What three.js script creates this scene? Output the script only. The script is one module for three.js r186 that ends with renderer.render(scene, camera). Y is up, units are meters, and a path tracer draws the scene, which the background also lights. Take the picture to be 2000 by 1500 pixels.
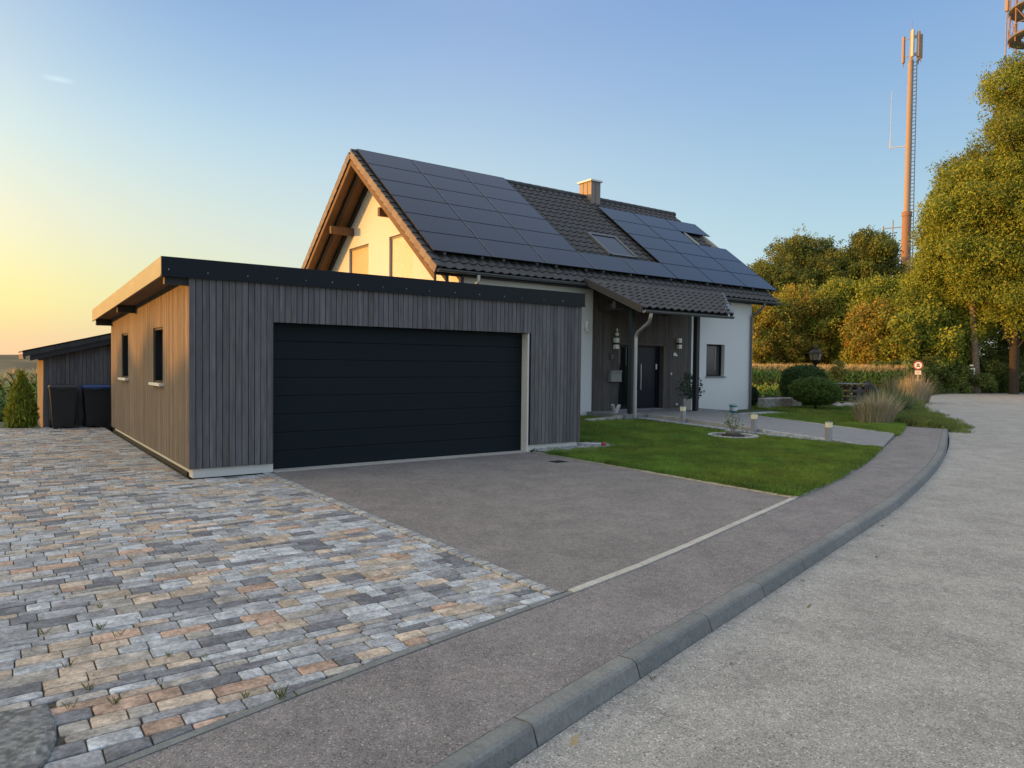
import * as THREE from 'three';
import { mergeGeometries } from 'three/addons/utils/BufferGeometryUtils.js';
import { RoundedBoxGeometry } from 'three/addons/geometries/RoundedBoxGeometry.js';

// ---------------------------------------------------------------- camera
const scene = new THREE.Scene();
const camera = new THREE.PerspectiveCamera(2 * Math.atan(750 / 1400.85) * 180 / Math.PI, 4 / 3, 0.05, 12000);
{
  const yaw = 36.085 * Math.PI / 180, pitch = -1.636 * Math.PI / 180, roll = 0.658 * Math.PI / 180;
  const fwd = new THREE.Vector3(Math.sin(yaw) * Math.cos(pitch), Math.sin(pitch), -Math.cos(yaw) * Math.cos(pitch));
  const right = new THREE.Vector3(Math.cos(yaw), 0, Math.sin(yaw));
  const up = new THREE.Vector3().crossVectors(right, fwd);
  const r2 = right.clone().multiplyScalar(Math.cos(roll)).addScaledVector(up, Math.sin(roll));
  const u2 = up.clone().multiplyScalar(Math.cos(roll)).addScaledVector(right, -Math.sin(roll));
  camera.quaternion.setFromRotationMatrix(new THREE.Matrix4().makeBasis(r2, u2, fwd.clone().negate()));
  camera.position.set(-2.367, 1.759, 11.299);
}

// ---------------------------------------------------------------- sun and sky
const SUN_AZ = 33 * Math.PI / 180, SUN_EL = 3.7 * Math.PI / 180;      // from -X towards -Z, just above the horizon
const sunDir = new THREE.Vector3(-Math.cos(SUN_AZ) * Math.cos(SUN_EL), Math.sin(SUN_EL), -Math.sin(SUN_AZ) * Math.cos(SUN_EL));
const sun = new THREE.DirectionalLight(new THREE.Color().setRGB(1.0, 0.42, 0.08), 2.7);
sun.position.copy(sunDir).multiplyScalar(150);
sun.target.position.set(0, 0, 0);
sun.castShadow = true;
sun.shadow.radius = 1.6;
sun.shadow.mapSize.set(4096, 4096);
Object.assign(sun.shadow.camera, { left: -110, right: 110, top: 60, bottom: -30, near: 1, far: 420 });
scene.add(sun, sun.target);

// clear evening sky, brightened overhead and out of view to lift the shade: rows are elevations, columns angles from the sun's bearing (linear radiance)
const SKY_EL = [0, 4, 9, 15, 21, 28, 45, 90];
const SKY_AZ = [0, 28, 57, 93, 130, 180];
const SKY = [
  [[2.4, 1.05, 0.25], [1.5, 0.75, 0.22], [0.64, 0.42, 0.235], [0.5, 0.46, 0.4], [0.44, 0.45, 0.44], [0.56, 0.54, 0.53]],
  [[2.8, 1.4, 0.36], [1.6, 0.95, 0.3], [0.66, 0.56, 0.25], [0.46, 0.49, 0.45], [0.385, 0.47, 0.49], [0.56, 0.58, 0.60]],
  [[2.5, 1.5, 0.46], [1.45, 1, 0.38], [0.6, 0.575, 0.4], [0.39, 0.475, 0.49], [0.305, 0.43, 0.49], [0.52, 0.57, 0.62]],
  [[2.2, 1.5, 0.6], [1.25, 1, 0.5], [0.46, 0.53, 0.51], [0.305, 0.41, 0.49], [0.23, 0.355, 0.475], [0.47, 0.53, 0.62]],
  [[2, 1.48, 0.72], [1.1, 0.95, 0.6], [0.33, 0.42, 0.5], [0.225, 0.325, 0.47], [0.18, 0.293, 0.455], [0.42, 0.49, 0.60]],
  [[1.8, 1.42, 0.85], [1, 0.92, 0.7], [0.255, 0.335, 0.46], [0.178, 0.268, 0.44], [0.15, 0.248, 0.43], [0.38, 0.46, 0.58]],
  [[1.2, 1.08, 0.85], [0.85, 0.82, 0.74], [0.42, 0.46, 0.55], [0.31, 0.37, 0.49], [0.28, 0.35, 0.48], [0.36, 0.43, 0.55]],
  [[0.5, 0.53, 0.58], [0.5, 0.53, 0.58], [0.5, 0.53, 0.58], [0.5, 0.53, 0.58], [0.5, 0.53, 0.58], [0.5, 0.53, 0.58]],
];
const hermite = (xs, f, x) => {
  let i = 0; while (i < xs.length - 2 && x > xs[i + 1]) i++;
  const h = xs[i + 1] - xs[i], t = Math.min(1, Math.max(0, (x - xs[i]) / h));
  const m = k => k <= 0 || k >= xs.length - 1 ? 0 : (f(k + 1) - f(k - 1)) / (xs[k + 1] - xs[k - 1]);
  const t2 = t * t, t3 = t2 * t;
  return (2 * t3 - 3 * t2 + 1) * f(i) + (t3 - 2 * t2 + t) * h * m(i) + (-2 * t3 + 3 * t2) * f(i + 1) + (t3 - t2) * h * m(i + 1);
};
{
  const W = 2048, H = 1024, data = new Float32Array(W * H * 4);
  const sunAz = Math.atan2(sunDir.z, sunDir.x);
  const NA = 181, table = [];                              // per elevation row, colours over the angle from the sun
  for (let j = 0; j < H; j++) {
    const el = Math.max(0, (j + 0.5) / H * 180 - 90), row = [];
    const cols = SKY_AZ.map((_, a) => [0, 1, 2].map(k => hermite(SKY_EL, e => SKY[e][a][k], el)));
    for (let a = 0; a < NA; a++) row.push([0, 1, 2].map(k => Math.max(0.01, hermite(SKY_AZ, c => cols[c][k], a))));
    table.push(row);
  }
  for (let j = 0; j < H; j++) for (let i = 0; i < W; i++) {
    let d = Math.abs(((i + 0.5) / W - 0.5) * 2 * Math.PI - sunAz); if (d > Math.PI) d = 2 * Math.PI - d;
    const a = d * 180 / Math.PI, a0 = Math.min(NA - 2, Math.floor(a)), t = a - a0, o = (j * W + i) * 4;
    for (let k = 0; k < 3; k++) data[o + k] = table[j][a0][k] * (1 - t) + table[j][a0 + 1][k] * t;
    data[o + 3] = 1;
  }
  // a short vapour trail high on the left
  const az = Math.atan2(-0.985, 0.05) , px = x => Math.floor((x / (2 * Math.PI) + 0.5) * W), py = e => Math.floor((e / 180 + 0.5) * H);
  for (let s = 0; s <= 11; s++) {
    const o = (py(18.05 + s * 0.004) * W + px(az + s * 0.0031)) * 4, w = 0.10 * Math.sin(Math.PI * (s + 0.5) / 12);
    for (let k = 0; k < 3; k++) data[o + k] += w;
  }
  const sky = new THREE.DataTexture(data, W, H, THREE.RGBAFormat, THREE.FloatType);
  sky.mapping = THREE.EquirectangularReflectionMapping; sky.magFilter = THREE.LinearFilter; sky.needsUpdate = true;
  scene.background = sky; scene.environment = sky;
}

const renderer = new THREE.WebGLRenderer({ antialias: true });
renderer.toneMapping = THREE.LinearToneMapping;
renderer.toneMappingExposure = 1.62;
renderer.shadowMap.enabled = true;

// ---------------------------------------------------------------- helpers
const rng = seed => () => { seed |= 0; seed = seed + 0x6D2B79F5 | 0; let t = Math.imul(seed ^ seed >>> 15, 1 | seed); t = t + Math.imul(t ^ t >>> 7, 61 | t) ^ t; return ((t ^ t >>> 14) >>> 0) / 4294967296; };
const hash = (x, y, s = 0) => { let h = Math.imul(x | 0, 374761393) ^ Math.imul(y | 0, 668265263) ^ Math.imul(s | 0, 1442695041); h = Math.imul(h ^ h >>> 13, 1274126177); return ((h ^ h >>> 16) >>> 0) / 4294967296; };
const sm = t => { t = Math.min(1, Math.max(0, t)); return t * t * (3 - 2 * t); };
const lerp = (a, b, t) => a + (b - a) * t;
function vnoise(x, y, px, py, s) {                          // value noise that repeats after px, py cells
  const xi = Math.floor(x), yi = Math.floor(y), u = sm(x - xi), v = sm(y - yi), w = (k, p) => ((k % p) + p) % p;
  const a = hash(w(xi, px), w(yi, py), s), b = hash(w(xi + 1, px), w(yi, py), s), c = hash(w(xi, px), w(yi + 1, py), s), d = hash(w(xi + 1, px), w(yi + 1, py), s);
  return lerp(lerp(a, b, u), lerp(c, d, u), v);
}
const used = {};
function numbered(n) { const k = used[n] = (used[n] ?? -1) + 1; return k ? `${n}_${String(k).padStart(3, '0')}` : n; }
function tag(o, label, category, group) { o.userData = { label, category }; if (group) o.userData.group = group; return o; }
function thing(name, label, category, [x, y, z] = [0, 0, 0], group) {
  const o = new THREE.Group(); o.name = numbered(name); o.position.set(x, y, z); scene.add(o); o.userData.isThing = true;
  tag(o, label, category, group); things.add(o); return o;
}
const things = new Set();
function shadows(o) { o.castShadow = true; o.receiveShadow = true; return o; }
// geometry is given in world coordinates; under a thing it is moved back by the thing's place
function part(name, geo, mat, parent) {
  const m = shadows(new THREE.Mesh(Array.isArray(geo) ? mergeGeometries(geo.map(flat)) : geo, mat)); m.name = name;
  if (things.has(parent)) m.position.copy(parent.position).negate();
  parent.add(m); return m;
}
function local(name, geo, mat, parent) { const m = shadows(new THREE.Mesh(Array.isArray(geo) ? mergeGeometries(geo.map(flat)) : geo, mat)); m.name = name; parent.add(m); return m; }
function single(name, geo, mat, label, category, group) {
  const g = Array.isArray(geo) ? mergeGeometries(geo.map(flat)) : geo; g.computeBoundingBox();
  const b = g.boundingBox, p = new THREE.Vector3((b.min.x + b.max.x) / 2, b.min.y, (b.min.z + b.max.z) / 2); g.translate(-p.x, -p.y, -p.z);
  const m = shadows(new THREE.Mesh(g, mat)); m.name = numbered(name); m.position.copy(p); scene.add(m); return tag(m, label, category, group);
}
function structure(name, geo, mat) { const m = shadows(new THREE.Mesh(Array.isArray(geo) ? mergeGeometries(geo.map(flat)) : geo, mat)); m.name = name; m.userData = { kind: 'structure' }; scene.add(m); return m; }
function flat(g) {                                          // same attributes everywhere so that shapes can be merged
  let r = g.index ? g.toNonIndexed() : g;
  for (const k of Object.keys(r.attributes)) if (!['position', 'normal', 'uv', 'color'].includes(k)) r.deleteAttribute(k);
  if (!r.attributes.normal) r.computeVertexNormals();
  if (!r.attributes.uv) planar(r);
  return r;
}
function planar(g, ou = 0, ov = 0, s = 1) {                 // uv in metres by the face's main direction
  if (g.index) { const n = g.toNonIndexed(); g.index = null; g.attributes = n.attributes; }
  if (!g.attributes.normal) g.computeVertexNormals();
  const p = g.attributes.position, n = g.attributes.normal, uv = new Float32Array(p.count * 2);
  for (let i = 0; i < p.count; i++) {
    const ax = Math.abs(n.getX(i)), ay = Math.abs(n.getY(i)), az = Math.abs(n.getZ(i));
    const [a, b] = ay > ax && ay > az ? [p.getX(i), p.getZ(i)] : ax > az ? [p.getZ(i), p.getY(i)] : [p.getX(i), p.getY(i)];
    uv[2 * i] = a * s + ou; uv[2 * i + 1] = b * s + ov;
  }
  g.setAttribute('uv', new THREE.BufferAttribute(uv, 2)); return g;
}
function bx(x0, x1, y0, y1, z0, z1, ou = 0, ov = 0) {
  const g = new THREE.BoxGeometry(Math.abs(x1 - x0), Math.abs(y1 - y0), Math.abs(z1 - z0)); g.translate((x0 + x1) / 2, (y0 + y1) / 2, (z0 + z1) / 2); return planar(g, ou, ov);
}
function rbx(x0, x1, y0, y1, z0, z1, r = 0.01, seg = 2) {
  const g = new RoundedBoxGeometry(x1 - x0, y1 - y0, z1 - z0, seg, Math.min(r, (x1 - x0) / 2.01, (y1 - y0) / 2.01, (z1 - z0) / 2.01)); g.translate((x0 + x1) / 2, (y0 + y1) / 2, (z0 + z1) / 2); return planar(g);
}
function tube(pts, r, seg = 8, n = 24, closed = false) { const c = new THREE.CatmullRomCurve3(pts.map(p => new THREE.Vector3(...p)), closed, 'catmullrom', 0.25); return planar(new THREE.TubeGeometry(c, n, r, seg, closed)); }
function rod(a, b, r0, r1 = r0, seg = 8) {
  const A = new THREE.Vector3(...a), B = new THREE.Vector3(...b), L = A.distanceTo(B), g = new THREE.CylinderGeometry(r1, r0, L, seg);
  g.applyQuaternion(new THREE.Quaternion().setFromUnitVectors(new THREE.Vector3(0, 1, 0), B.clone().sub(A).normalize())); g.translate((A.x + B.x) / 2, (A.y + B.y) / 2, (A.z + B.z) / 2); return planar(g);
}
function lathe(pts, x, y, z, seg = 20) { const g = new THREE.LatheGeometry(pts.map(p => new THREE.Vector2(...p)), seg); g.translate(x, y, z); return planar(g); }
function geo(pos, idx) { const g = new THREE.BufferGeometry(); g.setAttribute('position', new THREE.Float32BufferAttribute(pos, 3)); g.setIndex(idx); const f = g.toNonIndexed(); f.computeVertexNormals(); return planar(f); }
function prism(poly, axis, a, b) {                          // polygon in the two other axes, from a to b along axis ('x': [z, y], 'z': [x, y])
  const sh = new THREE.Shape(poly.map(p => new THREE.Vector2(p[0], p[1]))), g = new THREE.ExtrudeGeometry(sh, { depth: b - a, bevelEnabled: false });
  if (axis === 'z') g.translate(0, 0, a); else { g.applyMatrix4(new THREE.Matrix4().set(0, 0, 1, a, 0, 1, 0, 0, -1, 0, 0, 0, 0, 0, 0, 1)); }
  return planar(g);
}
// for axis 'x' the shape's first coordinate is -z
function surf(A, B, n, m, y, thick = 0) {                   // surface between two curves [x, z] of t; with a skirt when thick
  const pos = [], idx = [];
  for (let i = 0; i <= n; i++) { const a = A(i / n), b = B(i / n); for (let j = 0; j <= m; j++) { const t = j / m, x = lerp(a[0], b[0], t), z = lerp(a[1], b[1], t); pos.push(x, y(x, z), z); } }
  for (let i = 0; i < n; i++) for (let j = 0; j < m; j++) { const a = i * (m + 1) + j, b = a + m + 1; idx.push(a, a + 1, b, b, a + 1, b + 1); }
  const rim = [];
  if (thick) {
    for (let j = 0; j < m; j++) rim.push(j); for (let i = 0; i < n; i++) rim.push(i * (m + 1) + m); for (let j = m; j > 0; j--) rim.push(n * (m + 1) + j); for (let i = n; i > 0; i--) rim.push(i * (m + 1));
    const o = pos.length / 3; for (const k of rim) pos.push(pos[3 * k], pos[3 * k + 1] - thick, pos[3 * k + 2]);
    for (let k = 0; k < rim.length; k++) { const a = rim[k], b = rim[(k + 1) % rim.length], c = o + k, d = o + (k + 1) % rim.length; idx.push(a, b, c, c, b, d); }
  }
  const g = new THREE.BufferGeometry(); g.setAttribute('position', new THREE.Float32BufferAttribute(pos, 3)); g.setIndex(idx);
  const q = g.toNonIndexed(); q.computeVertexNormals();
  const nn = q.attributes.normal; let ups = 0; for (let i = 0; i < nn.count; i++) ups += nn.getY(i);
  if (ups < 0) { const p = q.attributes.position.array; for (let i = 0; i < p.length; i += 9) for (let k = 0; k < 3; k++) { const t = p[i + 3 + k]; p[i + 3 + k] = p[i + 6 + k]; p[i + 6 + k] = t; } q.computeVertexNormals(); }
  if (!thick) { g.computeVertexNormals(); }
  return planar(q);
}
const curve = pts => x => { // cubic through points sorted by x, straight beyond the ends
  const n = pts.length; if (x <= pts[0][0]) return pts[0][1] + (x - pts[0][0]) * (pts[1][1] - pts[0][1]) / (pts[1][0] - pts[0][0]);
  if (x >= pts[n - 1][0]) return pts[n - 1][1] + (x - pts[n - 1][0]) * (pts[n - 1][1] - pts[n - 2][1]) / (pts[n - 1][0] - pts[n - 2][0]);
  return hermiteFree(pts, x);
};
function hermiteFree(pts, x) {
  let i = 0; while (i < pts.length - 2 && x > pts[i + 1][0]) i++;
  const m = k => k <= 0 ? (pts[1][1] - pts[0][1]) / (pts[1][0] - pts[0][0]) : k >= pts.length - 1 ? (pts[k][1] - pts[k - 1][1]) / (pts[k][0] - pts[k - 1][0]) : (pts[k + 1][1] - pts[k - 1][1]) / (pts[k + 1][0] - pts[k - 1][0]);
  const h = pts[i + 1][0] - pts[i][0], t = (x - pts[i][0]) / h, t2 = t * t, t3 = t2 * t;
  return (2 * t3 - 3 * t2 + 1) * pts[i][1] + (t3 - 2 * t2 + t) * h * m(i) + (-2 * t3 + 3 * t2) * pts[i + 1][1] + (t3 - t2) * h * m(i + 1);
}

// ---------------------------------------------------------------- textures (neutral grain; colour comes from the material)
function tex(W, H, fn, metresU, metresV, srgb = true) {
  const d = new Uint8Array(W * H * 4);
  for (let j = 0; j < H; j++) for (let i = 0; i < W; i++) { const v = fn(i, j), o = (j * W + i) * 4; if (v.length) { d[o] = v[0]; d[o + 1] = v[1]; d[o + 2] = v[2]; } else d[o] = d[o + 1] = d[o + 2] = Math.max(0, Math.min(255, v)); d[o + 3] = 255; }
  const t = new THREE.DataTexture(d, W, H); t.wrapS = t.wrapT = THREE.RepeatWrapping; t.magFilter = THREE.LinearFilter; t.minFilter = THREE.LinearMipmapLinearFilter; t.generateMipmaps = true;
  t.repeat.set(1 / metresU, 1 / metresV); if (srgb) t.colorSpace = THREE.SRGBColorSpace; t.needsUpdate = true; return t;
}
const clampB = v => Math.max(0, Math.min(255, v));
const T = {};
{
  // chip seal asphalt, 8 m: stones of about a centimetre, a few pale ones, worn patches
  const N = 2048, base = new Float32Array(N * N);
  for (let j = 0; j < N; j++) for (let i = 0; i < N; i++) base[j * N + i] = hash(i >> 1, j >> 1, 3) * 0.45 + hash(i, j, 4) * 0.55;
  T.asphalt = tex(N, N, (i, j) => {
    const h = base[j * N + i], c1 = vnoise(i / 64, j / 64, 32, 32, 5), c2 = vnoise(i / 300, j / 300, 2048 / 300 | 0, 2048 / 300 | 0, 6), c3 = vnoise(i / 11, j / 11, 186, 186, 8);
    let v = 178 + (h - 0.5) * 95 + (c1 - 0.5) * 20 + (c2 - 0.5) * 10 + (c3 - 0.5) * 20;
    const k = hash(i >> 1, j >> 1, 9); if (k > 0.978) v += 50 + 40 * hash(i, j, 7); else if (k < 0.03) v -= 55;
    return v;
  }, 8, 8);
  T.asphaltBump = tex(1024, 1024, (i, j) => 128 + (hash(i >> 1, j >> 1, 3) - 0.5) * 140 + (hash(i, j, 4) - 0.5) * 80, 4, 4, false);
  // weathered boards, grain along v, 0.8 x 3.2 m
  T.wood = tex(512, 1024, (i, j) => {
    const a = vnoise(i / 3, j / 90, 170, 11, 11), b = vnoise(i / 9, j / 200, 56, 5, 12), c = vnoise(i / 40, j / 60, 12, 17, 13), f = hash(i, j >> 3, 14);
    return 196 + (a - 0.5) * 40 + (b - 0.5) * 26 + (c - 0.5) * 22 + (f - 0.5) * 18;
  }, 0.8, 3.2);
  // render, concrete, cast stone: 2 m
  T.grain = tex(1024, 1024, (i, j) => 205 + (hash(i, j, 21) - 0.5) * 34 + (vnoise(i / 8, j / 8, 128, 128, 22) - 0.5) * 26 + (vnoise(i / 60, j / 60, 17, 17, 23) - 0.5) * 18, 2, 2);
  T.plaster = tex(512, 512, (i, j) => 228 + (hash(i, j, 27) - 0.5) * 14 + (vnoise(i / 3, j / 3, 170, 170, 28) - 0.5) * 8, 1, 1);
  T.grainBump = tex(512, 512, (i, j) => 128 + (hash(i, j, 24) - 0.5) * 90 + (vnoise(i / 4, j / 4, 128, 128, 25) - 0.5) * 120, 0.8, 0.8, false);
  // paving stone: pits, blotches and lighter scuffs, 1 m
  T.stone = tex(1024, 1024, (i, j) => {
    const a = vnoise(i / 70, j / 70, 14, 14, 31), b = vnoise(i / 16, j / 16, 64, 64, 32), c = hash(i, j, 33), e = vnoise(i / 4, j / 4, 256, 256, 34);
    let v = 196 + (a - 0.5) * 60 + (b - 0.5) * 52 + (c - 0.5) * 30 + (e - 0.5) * 36; if (e > 0.9) v -= 40; return v;
  }, 1, 1);
  T.stoneBump = tex(512, 512, (i, j) => 128 + (vnoise(i / 10, j / 10, 51, 51, 35) - 0.5) * 130 + (vnoise(i / 3, j / 3, 170, 170, 36) - 0.5) * 90, 0.5, 0.5, false);
  T.soil = tex(512, 512, (i, j) => 180 + (hash(i, j, 41) - 0.5) * 80 + (vnoise(i / 9, j / 9, 56, 56, 42) - 0.5) * 100, 1.5, 1.5);
}
const std = (r, g, b, rough = 0.85, o = {}) => new THREE.MeshStandardMaterial({ color: new THREE.Color().setRGB(r, g, b), roughness: rough, ...o });
const phys = (r, g, b, rough, o = {}) => new THREE.MeshPhysicalMaterial({ color: new THREE.Color().setRGB(r, g, b), roughness: rough, ...o });
const M = {
  road: std(0.78, 0.73, 0.65, 0.92, { map: T.asphalt, bumpMap: T.asphaltBump, bumpScale: 0.004 }),
  walk: std(0.50, 0.45, 0.425, 0.92, { map: T.asphalt, bumpMap: T.asphaltBump, bumpScale: 0.003 }),
  drive: std(0.47, 0.425, 0.39, 0.92, { map: T.asphalt, bumpMap: T.asphaltBump, bumpScale: 0.002 }),
  concrete: std(0.60, 0.58, 0.52, 0.9, { map: T.grain, bumpMap: T.grainBump, bumpScale: 0.002 }),
  edging: std(0.80, 0.76, 0.66, 0.9, { map: T.grain, bumpMap: T.grainBump, bumpScale: 0.002 }),
  path: std(0.40, 0.395, 0.385, 0.9, { map: T.grain, bumpMap: T.stoneBump, bumpScale: 0.002 }),
  slab: std(0.82, 0.82, 0.82, 0.8, { map: T.stone }),
  plinth: std(1.0, 0.97, 0.89, 0.9, { map: T.plaster, bumpMap: T.grainBump, bumpScale: 0.001 }),
  render: std(1.0, 1.0, 0.97, 0.92, { map: T.plaster, bumpMap: T.grainBump, bumpScale: 0.0006 }),
  granite: [std(0.62, 0.62, 0.60, 0.85, { map: T.stone, bumpMap: T.stoneBump, bumpScale: 0.003 }), std(0.52, 0.52, 0.52, 0.85, { map: T.stone, bumpMap: T.stoneBump, bumpScale: 0.003 }), std(0.70, 0.69, 0.66, 0.85, { map: T.stone, bumpMap: T.stoneBump, bumpScale: 0.003 })],
  kerb: [std(0.34, 0.345, 0.325, 0.9, { map: T.grain, bumpMap: T.grainBump, bumpScale: 0.003 }), std(0.37, 0.375, 0.35, 0.9, { map: T.grain, bumpMap: T.grainBump, bumpScale: 0.003 }), std(0.31, 0.32, 0.305, 0.9, { map: T.grain, bumpMap: T.grainBump, bumpScale: 0.003 })],
  lightStone: [std(0.70, 0.66, 0.58, 0.9, { map: T.stone, bumpMap: T.stoneBump, bumpScale: 0.006 }), std(0.60, 0.54, 0.46, 0.9, { map: T.stone, bumpMap: T.stoneBump, bumpScale: 0.006 })],
  darkStone: std(0.30, 0.31, 0.30, 0.85, { map: T.stone, bumpMap: T.stoneBump, bumpScale: 0.008 }),
  joint: std(0.13, 0.115, 0.085, 1, { map: T.soil }),
  soil: std(0.12, 0.09, 0.06, 1, { map: T.soil }),
  turf: std(0.10, 0.13, 0.034, 1, { map: T.soil }),
  dark: std(0.012, 0.02, 0.026, 0.55),                       // anthracite painted metal
  darkTrim: phys(0.006, 0.011, 0.015, 0.5, { specularIntensity: 0.5 }),
  door: phys(0.005, 0.012, 0.017, 0.55, { specularIntensity: 0.4 }),
  frontDoor: phys(0.006, 0.010, 0.020, 0.4, { specularIntensity: 0.6 }),
  black: std(0.012, 0.012, 0.013, 0.6),
  zinc: std(0.50, 0.51, 0.50, 0.42, { metalness: 0.7 }),
  zincDark: std(0.16, 0.17, 0.18, 0.45, { metalness: 0.5 }),
  steel: std(0.62, 0.61, 0.60, 0.3, { metalness: 0.9 }),
  white: std(0.82, 0.82, 0.80, 0.5),
  screw: std(0.45, 0.47, 0.48, 0.4, { metalness: 0.5 }),
  glassDark: phys(0.012, 0.016, 0.016, 0.05),
  blind: std(0.10, 0.105, 0.11, 0.6),
  shutter: std(0.86, 0.80, 0.68, 0.55),
  shutterTan: std(0.80, 0.62, 0.40, 0.55),
  tile: [std(0.042, 0.043, 0.044, 0.62), std(0.050, 0.050, 0.050, 0.62), std(0.036, 0.037, 0.039, 0.62), std(0.046, 0.045, 0.043, 0.62)],
  verge: std(0.40, 0.33, 0.29, 0.75, { map: T.grain }),
  soffit: std(0.30, 0.17, 0.09, 0.7, { map: T.wood }),
  beam: std(0.28, 0.16, 0.085, 0.75, { map: T.wood }),
  beamDark: std(0.030, 0.030, 0.032, 0.7),
  pvGlass: phys(0.007, 0.015, 0.032, 0.14, { specularIntensity: 0.65 }),
  pvFrame: std(0.010, 0.011, 0.014, 0.4, { metalness: 0.4 }),
  pane: phys(1, 1, 1, 0.03, { transmission: 1, thickness: 0, ior: 1.5 }),
  binBody: std(0.014, 0.016, 0.017, 0.45), binLid: std(0.020, 0.022, 0.024, 0.4), binBlue: std(0.012, 0.05, 0.16, 0.4),
  bark: std(0.22, 0.17, 0.12, 0.95, { map: T.soil }), barkPale: std(0.42, 0.33, 0.25, 0.9, { map: T.soil }), barkDark: std(0.10, 0.08, 0.06, 0.95, { map: T.soil }),
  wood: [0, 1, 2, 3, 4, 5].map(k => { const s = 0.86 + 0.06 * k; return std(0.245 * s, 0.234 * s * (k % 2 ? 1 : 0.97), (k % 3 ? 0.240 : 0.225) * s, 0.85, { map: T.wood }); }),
  woodGlow: [0, 1, 2, 3, 4].map(k => { const s = 0.88 + 0.07 * k; return std(0.315 * s, 0.255 * s, (k % 2 ? 0.205 : 0.215) * s, 0.85, { map: T.wood }); }),  // same wood as the front, sunset glow mixed into the sun-side boards
  woodBrown: [0, 1, 2, 3].map(k => { const s = 0.84 + 0.1 * k; return std(0.19 * s, 0.165 * s, 0.15 * s, 0.85, { map: T.wood }); }),
  mast: std(0.40, 0.31, 0.25, 0.7), mastLow: std(0.34, 0.20, 0.13, 0.8), mastGrey: std(0.30, 0.29, 0.29, 0.6), antenna: std(0.72, 0.68, 0.56, 0.6),
  teal: std(0.10, 0.34, 0.40, 0.5), rust: std(0.20, 0.08, 0.035, 0.9), red: std(0.35, 0.03, 0.03, 0.5), pallet: std(0.16, 0.13, 0.11, 0.9, { map: T.wood }),
};
const pick = (a, r) => a[Math.floor(r() * a.length) % a.length];

// ---------------------------------------------------------------- ground, road, pavement
const inner = curve([[-14, 11.4], [-6, 9.05], [-1.99, 7.86], [-1.31, 7.70], [-0.68, 7.55], [0.09, 7.40], [1.13, 7.20], [2.61, 6.87], [4.48, 6.36], [6.29, 5.86], [8.23, 5.33], [10.71, 4.50], [14.66, 2.95], [17.61, 1.77], [20.6, 0.5]]);
const kerbBack = curve([[-14, 12.5], [-6, 10.1], [-0.81, 8.62], [0.63, 8.24], [2.06, 7.88], [4.34, 7.30], [7.84, 6.38], [13.06, 4.66], [19.64, 2.02], [20.6, 1.62]]);
const roadEdge = curve([[-30, 17.9], [-14, 12.7], [-6, 10.26], [-0.81, 8.78], [0.63, 8.40], [2.06, 8.04], [4.34, 7.46], [7.84, 6.54], [13.06, 4.82], [19.64, 2.18], [23, 0.4], [27, -1.9], [33, -4.9], [42, -9.0], [50, -11.6], [56, -12.4], [66, -11.4], [80, -8]]);
const ROAD_Y = -0.095;
function terrainY(x, z) {
  const q = -z * 0.9 - x * 0.3 - 13, a = sm(q / 8) * Math.max(0, q) * 0.13;
  let h = -0.2 - Math.min(a, 30) + (a > 30 ? 0 : 0);
  if (q > 220) h = lerp(h, -26 + 3 * Math.sin(q / 170) + 2 * Math.sin(x / 140), sm((q - 220) / 200));
  if (q > 1500) h = lerp(h, 12 + 10 * Math.sin(x / 900 + 0.4) + 5 * Math.sin(x / 310), sm((q - 1500) / 2600));
  return h;
}
{
  const rs = [0]; for (let r = 3; r < 9000; r *= 1.07) rs.push(r);
  const n = 180, pos = [], idx = [], col = [];
  const c = new THREE.Color(), fields = [[0.21, 0.17, 0.095], [0.085, 0.11, 0.035], [0.17, 0.145, 0.085], [0.11, 0.12, 0.05], [0.25, 0.20, 0.12], [0.05, 0.065, 0.03]];
  for (const r of rs) for (let k = 0; k <= n; k++) {
    const a = k / n * 2 * Math.PI, x = r * Math.cos(a), z = r * Math.sin(a), q = -z * 0.9 - x * 0.3 - 13; pos.push(x, terrainY(x, z), z);
    let f = [0.07, 0.085, 0.03];
    if (q > 45) { const band = Math.floor(Math.log(q / 45) * 5.5 + 1.2 * vnoise(x / 90 + 50, 3, 999, 9, 55)), cell = Math.floor((x + band * 57) / (50 + q * 0.3)); f = fields[Math.floor(hash(band, cell, 51) * 5)]; if (q > 1700) f = hash(Math.floor(x / 260), Math.floor(q / 300), 52) > 0.45 ? [0.045, 0.06, 0.035] : [0.13, 0.115, 0.065]; }
    col.push(...f);
  }
  for (let i = 0; i < rs.length - 1; i++) for (let k = 0; k < n; k++) { const a = i * (n + 1) + k, b = a + n + 1; idx.push(a, a + 1, b, b, a + 1, b + 1); }
  const g = new THREE.BufferGeometry(); g.setAttribute('position', new THREE.Float32BufferAttribute(pos, 3)); g.setAttribute('color', new THREE.Float32BufferAttribute(col, 3)); g.setIndex(idx); g.computeVertexNormals();
  const uv = []; for (let i = 0; i < pos.length; i += 3) uv.push(pos[i] / 3, pos[i + 2] / 3); g.setAttribute('uv', new THREE.Float32BufferAttribute(uv, 2));
  structure('ground', g, std(1.9, 1.9, 1.9, 1, { vertexColors: true, map: T.soil }));
}
structure('road', surf(t => { const x = lerp(-30, 80, t); return [x, roadEdge(x)]; }, t => { const x = lerp(-30, 80, t); return [x + 5, roadEdge(x) + 11 + 6 * sm((x - 30) / 30)]; }, 120, 6, () => ROAD_Y, 0.2), M.road);
structure('pavement', surf(t => { const x = lerp(-14, 20.5, t); return [x, inner(x) + 0.005]; }, t => { const x = lerp(-14, 20.5, t); return [x, kerbBack(x) - 0.006]; }, 80, 3, () => 0, 0.2), M.walk);
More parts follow.
